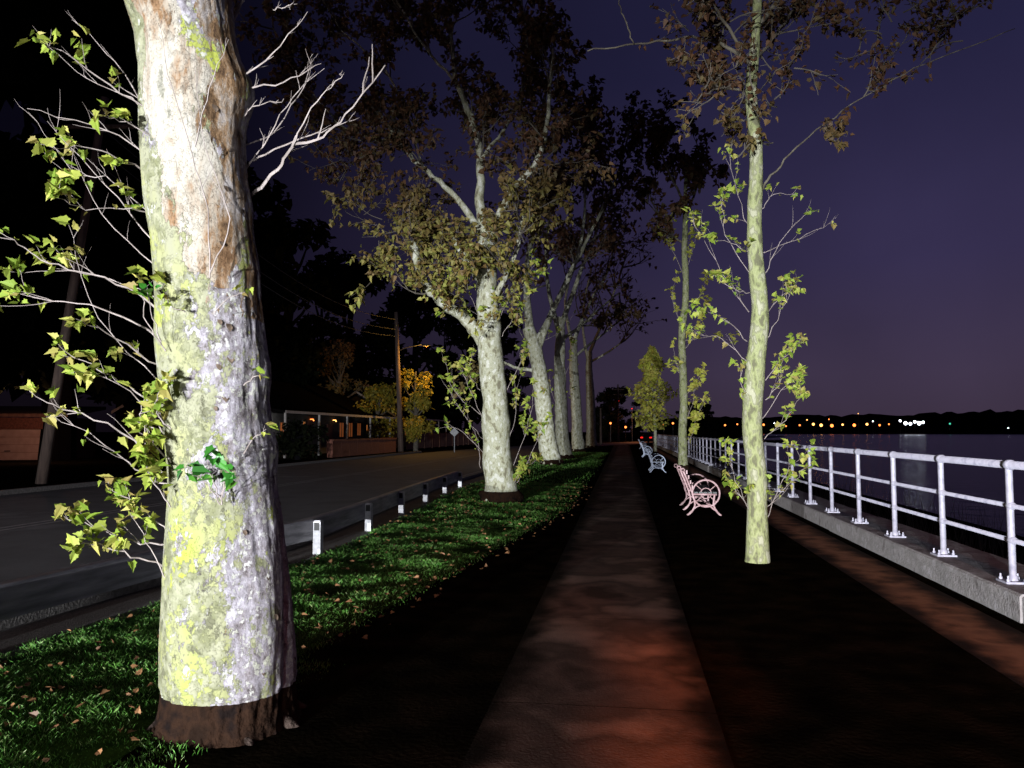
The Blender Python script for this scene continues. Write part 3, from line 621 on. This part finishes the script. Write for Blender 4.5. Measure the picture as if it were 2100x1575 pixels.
def gpos(px,d):
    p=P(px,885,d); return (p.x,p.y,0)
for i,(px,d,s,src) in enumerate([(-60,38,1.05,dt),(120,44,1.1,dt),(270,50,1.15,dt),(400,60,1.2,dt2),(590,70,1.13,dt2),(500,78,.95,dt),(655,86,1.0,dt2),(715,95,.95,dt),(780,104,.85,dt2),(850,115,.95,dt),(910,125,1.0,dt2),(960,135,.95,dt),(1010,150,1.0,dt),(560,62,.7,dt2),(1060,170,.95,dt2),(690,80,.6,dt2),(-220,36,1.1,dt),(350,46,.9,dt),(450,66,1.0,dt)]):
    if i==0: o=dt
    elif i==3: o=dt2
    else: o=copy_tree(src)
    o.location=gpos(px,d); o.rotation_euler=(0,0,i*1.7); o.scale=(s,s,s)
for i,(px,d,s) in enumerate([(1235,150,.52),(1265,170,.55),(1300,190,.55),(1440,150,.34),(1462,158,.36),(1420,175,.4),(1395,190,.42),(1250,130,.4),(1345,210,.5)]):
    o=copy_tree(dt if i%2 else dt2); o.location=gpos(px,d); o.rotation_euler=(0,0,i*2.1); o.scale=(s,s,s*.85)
    o['label']='low dark tree where the road bends at the far end'; o['group']='dark trees at the bend'
clump_tree('lamplit_tree',gpos(852,64),7.2,3.8,'leaf_yellow',2000,.32,'yellow lamplit tree beside the utility pole','trees by the street lamp',21)
clump_tree('lamplit_tree',gpos(775,68),5.6,5.0,'leaf_yellow',1800,.32,'dim amber tree left of the utility pole','trees by the street lamp',22)
clump_tree('lamplit_tree',gpos(695,70),10.0,5.0,'leaf_brown',1500,.34,'taller brown tree above the house roof','trees by the street lamp',23,low=.5)
random.seed(5)
# ------------------------------------------------------------ poles, lamp, wires
pb=at(85,992); D=(pb-CAM).dot(FW)
pt=thing('utility_pole','thick leaning timber pole at far left across the road','utility pole',pb)
g=MB(); g.tube([pb,P(132,700,D),P(182,400,D),P(215,200,D)],[.17,.14,.12,.11],14,nz=.06); g.build('shaft',M['pole'],pt,pb,True)
topL=P(205,260,D); g=MB(); g.tube([topL-RT*1.1,topL+RT*1.1],.07,6); g.build('crossarm',M['pole'],pt,pb)
pb=at(822,926); D2=(pb-CAM).dot(FW)
pt=thing('utility_pole','straight utility pole with street lamp arm by the house','utility pole',pb)
g=MB(); g.tube([pb,P(818,800,D2),P(812,640,D2)],[.24,.2,.15],12); g.build('shaft',M['pole'],pt,pb,True)
g=MB(); g.tube([P(815,720,D2),P(835,712,D2),P(868,706,D2)],.04,6); g.build('lamp_arm',M['black'],pt,pb)
hp=P(874,708,D2)
g=MB(); g.tube([hp-RT*.3,hp,hp+RT*.3],[.07,.10,.05],10); g.build('lamp_head',M['black'],pt,pb,True)
g=MB(); g.tube([hp+RT*.02-Vector((0,0,.09)),hp+RT*.02-Vector((0,0,.14))],[.09,.05],10); g.build('lamp_glass',M['lamp_s'],pt,pb,True)
topM=P(812,655,D2)
for k,dz in enumerate((0,-1.0,-1.7)):
    g=MB(); a=topL+Vector((0,0,dz*.7)); b_=topM+Vector((0,0,dz*.8)); pts=[a+(b_-a)*t/16-Vector((0,0,1.4*math.sin(math.pi*t/16))) for t in range(17)]
    g.tube(pts,.018,4); tag(g.build('power_cable',M['cable']),['highest','middle','lowest'][k]+' thin cable strung between the two left utility poles','cable','cables over the road')
for (px,d,h,lab) in ((1268,120,9,'distant utility pole with crossarm near the bend'),(1232,95,4.5,'short thin post at the far end of the left row')):
    x,y,_=gpos(px,d); b0=Vector((x,y,0)); r_=thing('utility_pole',lab,'utility pole',b0)
    g=MB(); g.tube([(0,0,0),(0,0,h)],[.16,.1],8); g.build('shaft',M['pole'],r_)
    if h>6: g=MB(); g.tube([(-1,0,h-.8),(1,0,h-.8)],.07,6); g.tube([(-.8,0,h-1.6),(.8,0,h-1.6)],.06,6); g.build('crossarm',M['pole'],r_)
b0=Vector(gpos(932,60)); sg=thing('road_sign','small diamond road sign seen beyond the road','road sign',b0)
g=MB(); g.tube([(0,0,0),(0,0,1.7)],.035,8); g.build('post',M['sign'],sg)
g=MB(); s=.36; z0=1.2; g.add([Vector(p) for p in ((0,-.04,z0),(s,-.04,z0+s),(0,-.04,z0+2*s),(-s,-.04,z0+s),(0,-.06,z0),(s,-.06,z0+s),(0,-.06,z0+2*s),(-s,-.06,z0+s))],[(0,1,2,3),(7,6,5,4),(0,4,5,1),(1,5,6,2),(2,6,7,3),(3,7,4,0)]); g.build('plate',M['sign'],sg)
# ------------------------------------------------------------ houses
def house(name,label,loc,rz,L,W,hw,hr,wins,lamps):
    r_=thing(name,label,'house',loc,rz)
    g=MB(); g.box(0,W,0,L,0,hw); g.add([Vector(p) for p in ((0,0,hw),(W,0,hw),(W/2,0,hw+hr*.95),(0,L,hw),(W,L,hw),(W/2,L,hw+hr*.95))],[(0,1,2),(5,4,3)]); g.build('wall',M['wall'],r_)
    g=MB(); e=.7
    for s in (0,1):
        x0=-e if s==0 else W+e; z0=hw-hr*e/(W/2)
        vs=[Vector((x0,-e,z0)),Vector((x0,L+e,z0)),Vector((W/2,L+e,hw+hr)),Vector((W/2,-e,hw+hr))]; g.add(vs+[v+Vector((0,0,.16)) for v in vs],[(0,1,2,3),(7,6,5,4),(0,4,5,1),(1,5,6,2),(2,6,7,3),(3,7,4,0)])
    rf=g.build('roof',M['roof'],r_)
    g=MB(); g.box(W*.4,W*.4+.8,L*.3,L*.3+.8,hw+.8,hw+hr+.9); g.build('chimney',M['wall'],rf)
    g=MB()  # barge boards on the near gable
    for s in (0,1):
        x0=-e if s==0 else W+e; z0=hw-hr*e/(W/2)
        vs=[Vector((x0,-e-.03,z0-.04)),Vector((W/2,-e-.03,hw+hr-.04)),Vector((W/2,-e-.03,hw+hr+.14)),Vector((x0,-e-.03,z0+.14))]; g.add(vs+[v+Vector((0,.025,0)) for v in vs],[(0,1,2,3),(7,6,5,4),(0,4,5,1),(1,5,6,2),(2,6,7,3),(3,7,4,0)])
    g.build('barge_board',M['fascia'],rf)
    for (y,z,w_,h_,m_) in wins:
        g=MB(); x=W+.03
        for a in ((y-.07,y,z-.07,z+h_+.07),(y+w_,y+w_+.07,z-.07,z+h_+.07),(y,y+w_,z-.07,z),(y,y+w_,z+h_,z+h_+.07),(y+w_/2-.03,y+w_/2+.03,z,z+h_)): g.box(W-.02,x+.03,a[0],a[1],a[2],a[3])
        wf=g.build('window',M['wall'],r_); g=MB(); g.box(W-.01,x,y+.002,y+w_-.002,z+.002,z+h_-.002); g.build('pane',M[m_],wf)
    for (y,z,m_,rr_) in lamps:
        g=MB(); g.ball(Vector((W+.25,y,z)),rr_); g.tube([(W,y,z+rr_+.03),(W+.25,y,z+rr_+.03)],.03,5); g.build('porch_lamp',M[m_],r_)
    g=MB(); g.box(W-.01,W+.05,L*.5,L*.5+1,.05,2.15); dr=g.build('door',M['brick'],r_)
    g=MB(); g.ball(Vector((W+.09,L*.5+.12,1.05)),.045); g.build('handle',M['rail'],dr)
    for k in range(5):
        y=.4+k*(L-.8)/4; g=MB(); g.box(W+1.5,W+1.62,y,y+.12,0,hw-.35); g.build('porch_post',M['fascia'],r_)
    g=MB(); vs=[Vector((W,-.3,hw-.02)),Vector((W,L+.3,hw-.02)),Vector((W+1.9,L+.3,hw-.35)),Vector((W+1.9,-.3,hw-.35))]; g.add(vs+[v+Vector((0,0,.12)) for v in vs],[(0,1,2,3),(7,6,5,4),(0,4,5,1),(1,5,6,2),(2,6,7,3),(3,7,4,0)]); g.build('porch_roof',M['roof'],r_)
    g=MB(); g.box(W+1.91,W+1.95,-.3,L+.3,hw-.38,hw-.22); g.build('gutter',M['fascia'],r_)
    return r_
house('bungalow','low bungalow with lit windows under a dark roof',(-30.5,44,0),0,22,8.5,3.1,2.2,
  [(3,1.2,.8,1,'win_dim'),(6.6,1.9,.35,.4,'win'),(9.3,1.9,.3,.35,'win'),(13.5,1.2,.9,1.1,'win_dim'),(15.5,1.2,.9,1.1,'win_dim'),(17.5,1.3,.9,1,'win_dim'),(19.8,1.7,.3,.5,'win')],[(1.0,2.2,'lamp_w',.10),(7.9,2.4,'lamp_o',.05),(12.2,2.4,'lamp_y',.05)])
house('bungalow','second dim bungalow partly hidden behind the lamplit tree',(-31,76,0),0,16,8,3.2,2.4,[(3,1.2,1,1,'win_dim'),(9,1.2,1,1,'win_dim')],[(6.5,2.3,'lamp_o',.06)])
b0=Vector(gpos(15,43)); ga=thing('garage','small garage with pinkish lit door at the left edge','garage',b0,R(18))
g=MB(); g.box(-3.6,-2.2,0,5,0,2.4); g.box(2.2,2.9,0,5,0,2.4); g.box(-2.2,2.2,0,5,1.75,2.4); g.box(-2.2,2.2,4.8,5,0,1.75); g.build('wall',M['brick'],ga)
g=MB()
for k in range(4): g.box(-2.195,2.195,.10,.16,.02+k*.43,.02+k*.43+.415)
dr=g.build('garage_door',M['garage'],ga); g=MB(); g.box(-.15,.15,.06,.10,.5,.55); g.build('handle',M['black'],dr)
g=MB(); g.add([Vector(p) for p in ((-4,-.6,2.42),(3.3,-.6,2.42),(3.3,5.5,3.0),(-4,5.5,3.0),(-4,-.6,2.60),(3.3,-.6,2.60),(3.3,5.5,3.2),(-4,5.5,3.2))],[(3,2,1,0),(4,5,6,7),(0,1,5,4),(1,2,6,5),(2,3,7,6),(3,0,4,7)]); g.build('roof',M['fence'],ga)
g=MB()
for k in range(9): g.box(-18.35,-18.0,46+k*1.5,46+k*1.5+1.46,0,1.0)
g.box(-18.4,-17.95,46,59.5,1.003,1.12)
tag(g.build('garden_wall',M['brick']),'low red brick garden wall in front of the bungalow','wall')
fn=thing('board_fence','long reddish board fence past the utility pole','fence',(-19,66,0))
for k in range(11):
    g=MB()
    for j in range(12): g.box(.0,.03,k*3+.1+j*.24,k*3+.1+j*.24+.225,.05,1.45+.02*random.random())
    g.box(.03,.07,k*3+.1,k*3+2.95,.3,.4); g.box(.03,.07,k*3+.1,k*3+2.95,1.1,1.2); g.build('fence_panel',M['fence'],fn)
    g=MB(); g.box(-.03,.09,k*3-.05,k*3+.07,0,1.6); g.build('fence_post',M['fence'],fn)
clump_tree('bush',gpos(610,44),2.0,3.4,'leaf_dark',800,.28,'dark rounded bush in front of the bungalow porch',None,31,low=.2,cat='bush')
random.seed(9)
# ------------------------------------------------------------ benches
def bench(mat):
    L=2.0; r_=thing('park_bench','','bench')
    X=Vector((1,0,0)); Z=Vector((0,0,1))
    for y in (-L/2,0,L/2):
        g=MB(); v=lambda x,z: Vector((x,y,z))
        g.tube(smoothpts([v(.34,0),v(.27,.06),v(.20,.20),v(.22,.40)],5),.020,6)
        g.tube(smoothpts([v(-.30,0),v(-.22,.06),v(-.15,.20),v(-.19,.40),v(-.27,.62),v(-.36,.84)],5),.020,6)
        g.tube([v(-.19,.40),v(.26,.40)],.020,6)
        g.tube(smoothpts([v(.34,0),v(.15,.16),v(.02,.19),v(-.12,.16),v(-.30,0)],5),.014,6)
        g.ring(v(-.37,.86),.035,X,Z,.012,12,5)
        g.build('end_frame',mat,r_,None,True)
        if y!=0:
            g=MB(); g.ring(v(.06,.42),.255,X,Z,.019,28,6); g.ring(v(.06,.42),.10,X,Z,.011,16,5)
            for a in (40,140,220,320): g.tube([v(.06+.1*math.cos(R(a)),.42+.1*math.sin(R(a))),v(.06+.25*math.cos(R(a)),.42+.25*math.sin(R(a)))],.010,5)
            g.build('arm_ring',mat,r_,None,True)
    g=MB()
    for k in range(5): x=-.13+k*.088; g.box(x-.035,x+.035,-L/2-.05,L/2+.05,.423,.45)
    g.build('seat',M['slat'],r_)
    g=MB()
    for k in range(4):
        z=.54+k*.095; x=-.225-(z-.5)*.36+.03; g.box(x,x+.025,-L/2-.05,L/2+.05,z-.035,z+.035)
    g.build('backrest',mat,r_)
    return r_
b1=bench(M['pink']); p=at(1442,1057); b1.location=(p.x,p.y+1.0,0); b1['label']='rose tinted iron bench with ring arms, nearest of the benches'; b1['group']='benches facing the water'
for px,py,lab,mt in ((1348,969,'blue white iron bench, second from the camera','blue'),(1327,938,'dim iron bench, third along the path','blue'),(1318,921,'farthest iron bench beside the path','blue')):
    o=copy_tree(b1); p=at(px,py); o.location=(p.x,p.y+1.0,0); o['label']=lab
    for ch in o.children:
        if ch.data.materials[0]==M['pink']:
            ch.data=ch.data.copy(); ch.data.materials[0]=M[mt]
# ------------------------------------------------------------ car
x,y,_=gpos(1335,112); cr=thing('parked_car','dark car with glowing red tail lights at the bend','car',(x,y,0),R(-20))
def loft(secs):
    g=MB(); n=len(secs[0])
    for s in secs: g.v+= [Vector(p) for p in s]
    k=len(secs); g.f=[(i*n+j,i*n+(j+1)%n,(i+1)*n+(j+1)%n,(i+1)*n+j) for i in range(k-1) for j in range(n)]+[tuple(range(n-1,-1,-1)),tuple((k-1)*n+j for j in range(n))]; g.mi=[0]*len(g.f); return g
def sec(y,w,z0,z1,b=.12): return [(-w,y,z0),(w,y,z0),(w+.03,y,(z0+z1)/2),(w-b,y,z1),(-w+b,y,z1),(-w-.03,y,(z0+z1)/2)]
loft([sec(-2.2,.78,.35,.8),sec(-2.05,.86,.25,.98),sec(0,.9,.22,1.0),sec(1.5,.88,.24,.92),sec(2.2,.75,.3,.7)]).build('body',M['car'],cr)
loft([sec(-1.8,.7,.985,1.05,.1),sec(-1.3,.72,.985,1.45,.2),sec(.2,.72,.99,1.47,.2),sec(1.0,.7,.95,1.02,.1)]).build('cabin',M['glass'],cr)
for sx in(-1,1):
    g=MB(); g.box(sx*.66-.17,sx*.66+.17,-2.24,-2.17,.68,.86); g.build('tail_light',M['lamp_r'],cr)
    for wy in(-1.35,1.35):
        g=MB(); g.tube([(sx*.8,wy,.32),(sx*.92,wy,.32)],.32,16); wl=g.build('wheel',M['black'],cr); g=MB(); g.tube([(sx*.925,wy,.32),(sx*.94,wy,.32)],.19,12); g.build('rim',M['rail'],wl)
# ------------------------------------------------------------ far shore
g=MB(); n=90; vs=[]
for i in range(n+1):
    px=1330+i*(2350-1330)/n; d=1150-(px-1330)*.25; h=20+4*noise.noise(Vector((px*.01,0,0)))+2.5*noise.noise(Vector((px*.05,2,0)))+2*noise.noise(Vector((px*.4,4,0)))
    h*= lerp_tab([(1330,1.1),(1700,1.25),(2100,1.5),(2350,1.5)],px)
    a=P(px,885,d); b_=P(px,885,d+60); c=P(px,885,d+400)
    vs+=[Vector((a.x,a.y,-2)),Vector((a.x,a.y,2)),Vector((b_.x,b_.y,h)),Vector((c.x,c.y,h*.8)),Vector((c.x,c.y,-2))]
g.add(vs,[(i*5+j,i*5+5+j,i*5+6+j,i*5+1+j) for i in range(n) for j in range(4)]); struct(g.build('hills',M['hill']),'low wooded shore across the bay','hills')
spec=[(1487,872,'o',2.0),(1512,870,'o',1.6),(1545,866,'y',1.6),(1566,871,'o',2.2),(1588,868,'w',1.0),(1612,874,'o',1.5),(1640,872,'o',1.8),(1668,870,'y',2.6),(1684,872,'y',3),(1706,873,'o',3.2),(1728,871,'y',2),(1752,872,'o',3),(1778,870,'y',2.4),(1790,864,'w',1.1),(1804,872,'o',2),(1823,870,'o',1.5),
(1846,863,'w',2.0),(1857,868,'w',3.2),(1867,869,'w',2.8),(1876,865,'w',2.4),(1885,868,'w',3.4),(1893,866,'w',2.4),(1948,869,'g',1.8),(1530,852,'r',.9),(1620,850,'r',.9),(1760,848,'y',.8),(2068,878,'w',.9),(1655,861,'y',1.2),(1700,860,'o',1.2)]
for px,py,cc,s in spec:
    d=1040-(px-1330)*.25; p=P(px,py,d); b0=Vector((p.x,p.y,0)); h=p.z; g=MB(); g.ball(Vector((0,0,h)),s*.62,8,6); g.cur=1; g.tube([(0,0,-1.6),(0,0,h-s*.5)],.15,5)
    o=g.build('shore_lamp',[M['lamp_'+cc],M['black']]); o.location=b0
    cn={'o':'orange','y':'amber','w':'white','r':'tiny red','g':'teal'}[cc]
    tag(o,(cn+' lamp point among the lights on the far shore') if cc!='g' else 'single teal lamp point right of the white shore lights','lamp','lights on the far shore')
for i,(px,py,d,cc,s) in enumerate([(1268,822,125,'r',.12),(1283,876,140,'o',.2),(1252,868,120,'o',.16),(1380,868,150,'o',.2),(1361,872,140,'o',.12),(1296,838,130,'r',.09),(1405,872,170,'o',.2)]):
    p=P(px,py,d); g=MB(); g.ball(Vector((0,0,p.z)),s,8,6); g.cur=1; g.tube([(0,0,0),(0,0,p.z-s*.8)],.05,5); o=g.build('bend_lamp',[M['lamp_'+cc],M['black']]); o.location=(p.x,p.y,0)
    tag(o,['high red signal lamp on a post at the bend','orange lamp low at the bend beside the road','orange lamp behind the last left trunk','orange lamp right of the young tree','tiny orange lamp just left of the thin pale trunk','small red lamp above the road bend','orange lamp beyond the thin pale trunk'][i],'lamp','lights at the road bend')
# ------------------------------------------------------------ grass etc
g=MB()
def blade(x,y,h,w):
    a=rnd(0,6.28); dx=math.cos(a)*w; dy=math.sin(a)*w; lx=rnd(-.8,.8)*h; ly=rnd(-.8,.8)*h
    g.add([Vector((x-dx,y-dy,0)),Vector((x+dx,y+dy,0)),Vector((x+lx*.45+dx*.5,y+ly*.45+dy*.5,h*.6)),Vector((x+lx,y+ly,h*.92))],[(0,1,2),(0,2,3)])
for (y0,y1,n_,h_,w_) in ((1.6,6.5,70000,.036,.0026),(6.5,13,70000,.04,.0038),(13,24,34000,.045,.0065),(24,60,10000,.06,.014)):
    for c in range(n_):
        y=rnd(y0,y1); xl=gx(y)+.12; xe=xr(y)+(.0 if y>5.2 else .30); xx=rnd(xl,xe)
        e=noise.noise(Vector((xx*1.7,y*1.7,0)))+.6*noise.noise(Vector((xx*6,y*6,1)))
        if e<-.5+rnd(-.2,.2): continue
        if xe-xx<.45 and random.random()>(xe-xx)/.45+.15: continue      # turf thins out at the shadow line, shaping the shade with bare ground
        sh=.55+.45*min(1,(xe-xx)/.6)
        blade(xx+rnd(-.04,.08),y,h_*sh*rnd(.5,1.3)*(1+.9*e),w_)
tag(g.build('grass',M['grass']),'short green lawn between the guardrail and the trees','grass',kind='stuff')
g=MB()
for _ in range(900):
    y=rnd(1.8,24); xx=rnd(gx(y)+.1,xr(y)+.3)
    leaf(g,Vector((xx,y,.035)),Vector((rnd(-1,1),rnd(-1,1),rnd(0,.5))),rnd(.03,.06),True)
tag(g.build('leaf_litter',M['litter']),'brown fallen leaves scattered over the lawn','fallen leaves',kind='stuff')
g=MB()
for _ in range(9000):
    y=rnd(5,60); xx=4.2+abs(random.gauss(0,2.4)); h=rnd(.5,1.3); a=rnd(-.35,.35)
    if noise.noise(Vector((xx*.8,y*.5,3)))<0.05: continue
    g.add([Vector((xx-.008,y,-1.35)),Vector((xx+.008,y,-1.35)),Vector((xx+a*h,y+rnd(-.3,.3)*h,-1.35+h))],[(0,1,2)])
tag(g.build('marsh_reeds',M['marsh']),'sparse reeds on the shore below the railing','reeds',kind='stuff')
# ------------------------------------------------------------ lights
def spot(name,loc,tgt,power,size,blend,col,rad=.1,sc=1):
    l=bpy.data.lights.new(name,'SPOT'); l.energy=power; l.spot_size=R(size); l.spot_blend=blend; l.color=col; l.shadow_soft_size=rad
    o=bpy.data.objects.new(name,l); C.objects.link(o); o.location=loc
    o.rotation_euler=(Vector(tgt)-Vector(loc)).to_track_quat('-Z','Y').to_euler(); o.scale=(1,sc,1); return o
spot('headlight_beam',(-5.6,-27,.85),(-2.6,0,1.1),92000,50,1.0,(.93,.96,1),.06,.42)
spot('headlight_beam',(-9.3,-27,.85),(-5.2,0,1.1),72000,50,1.0,(.93,.96,1),.06,.42)
spot('near_trunk_fill',(-.9,-4.5,.9),(-2.3,4,2.0),900,34,1.0,(.95,.96,1),.08,1.1)  # added fill spot, no real lamp, brightens the near trunk's right side
spot('far_trees_fill',(-6.8,21,1.6),(-.6,65,2.5),9000,42,1.0,(.93,.96,1),.08,.5)  # added unseen spot that brightens the far trees, no real floodlight
spot('sodium_beam',(2.6,-7,6.5),(.7,4.2,0),1200,28,.9,(1,.2,.05),.2)
spot('sodium_beam',(2.6,-7,6.5),(2.8,8.0,0),1500,24,1,(1,.25,.07),.2)
spot('sodium_beam',(2.6,-7,6.5),(.36,5.4,0),12000,5.0,1,(1,.2,.04),.2)
spot('sodium_beam',(2.6,-7,6.5),(.22,3.9,0),11000,4.2,1,(1,.2,.04),.2)
spot('sodium_beam',(2.6,-7,6.5),(-.40,7.1,0),2600,4,1,(1,.25,.08),.2)
def point(name,loc,power,col,rad=.15):
    l=bpy.data.lights.new(name,'POINT'); l.energy=power; l.color=col; l.shadow_soft_size=rad; o=bpy.data.objects.new(name,l); C.objects.link(o); o.location=loc
point('street_lamp_light',hp-Vector((0,0,.9)),1000,(1,.5,.08))
point('road_lamp_light',(-12,8,8),320,(1,.76,.7))
point('porch_light',(-21.2,45,2.1),60,(.9,.95,1))
gp=Vector(gpos(60,39)); point('garage_light',(gp.x,gp.y,2.6),220,(1,.5,.34))
x,y,_=gpos(1300,125); point('bend_light',(x,y,4),900,(1,.3,.1))
# ------------------------------------------------------------ world
w=bpy.data.worlds.new('World'); bpy.context.scene.world=w; w.use_nodes=True; nt=w.node_tree; bg=nt.nodes['Background']
tc=nt.nodes.new('ShaderNodeTexCoord'); sp=nt.nodes.new('ShaderNodeSeparateXYZ'); nt.links.new(tc.outputs['Generated'],sp.inputs[0])
r=nt.nodes.new('ShaderNodeValToRGB'); cr_=r.color_ramp
for _ in range(3): cr_.elements.new(.5)
for e,(p,c) in zip(cr_.elements,[(0,(.050,.034,.058)),(.07,(.056,.040,.078)),(.2,(.038,.030,.080)),(.42,(.018,.0165,.052)),(1,(.006,.006,.02))]): e.position=p; e.color=(*c,1)
nt.links.new(sp.outputs[2],r.inputs[0])
mr=nt.nodes.new('ShaderNodeMapRange'); mr.inputs[1].default_value=-.5; mr.inputs[2].default_value=.12; mr.inputs[3].default_value=.10; mr.inputs[4].default_value=1; nt.links.new(sp.outputs[0],mr.inputs[0])
cn=nt.nodes.new('ShaderNodeTexNoise'); cn.inputs['Scale'].default_value=2.2; cn.inputs['Detail'].default_value=4; nt.links.new(tc.outputs['Generated'],cn.inputs['Vector'])
cm=nt.nodes.new('ShaderNodeMapRange'); cm.inputs[1].default_value=.3; cm.inputs[2].default_value=.7; cm.inputs[3].default_value=.75; cm.inputs[4].default_value=1.2; nt.links.new(cn.outputs['Fac'],cm.inputs[0])
mm=nt.nodes.new('ShaderNodeMath'); mm.operation='MULTIPLY'; nt.links.new(mr.outputs[0],mm.inputs[0]); nt.links.new(cm.outputs[0],mm.inputs[1])
mx=nt.nodes.new('ShaderNodeMix'); mx.data_type='RGBA'; mx.blend_type='MULTIPLY'; mx.inputs[0].default_value=1
nt.links.new(r.outputs[0],mx.inputs[6]); nt.links.new(mm.outputs[0],mx.inputs[7]); nt.links.new(mx.outputs[2],bg.inputs[0]); bg.inputs[1].default_value=.9
# ------------------------------------------------------------ camera
cd=bpy.data.cameras.new('Camera'); cd.sensor_width=36; cd.lens=F/2100*36; cd.clip_end=6000; cd.clip_start=.05
co=bpy.data.objects.new('Camera',cd); C.objects.link(co); co.location=CAM; co.rotation_euler=(math.pi/2+PIT,0,YAW)
sc=bpy.context.scene; sc.camera=co
sc.view_settings.view_transform='Standard'; sc.view_settings.look='None'; sc.view_settings.exposure=0
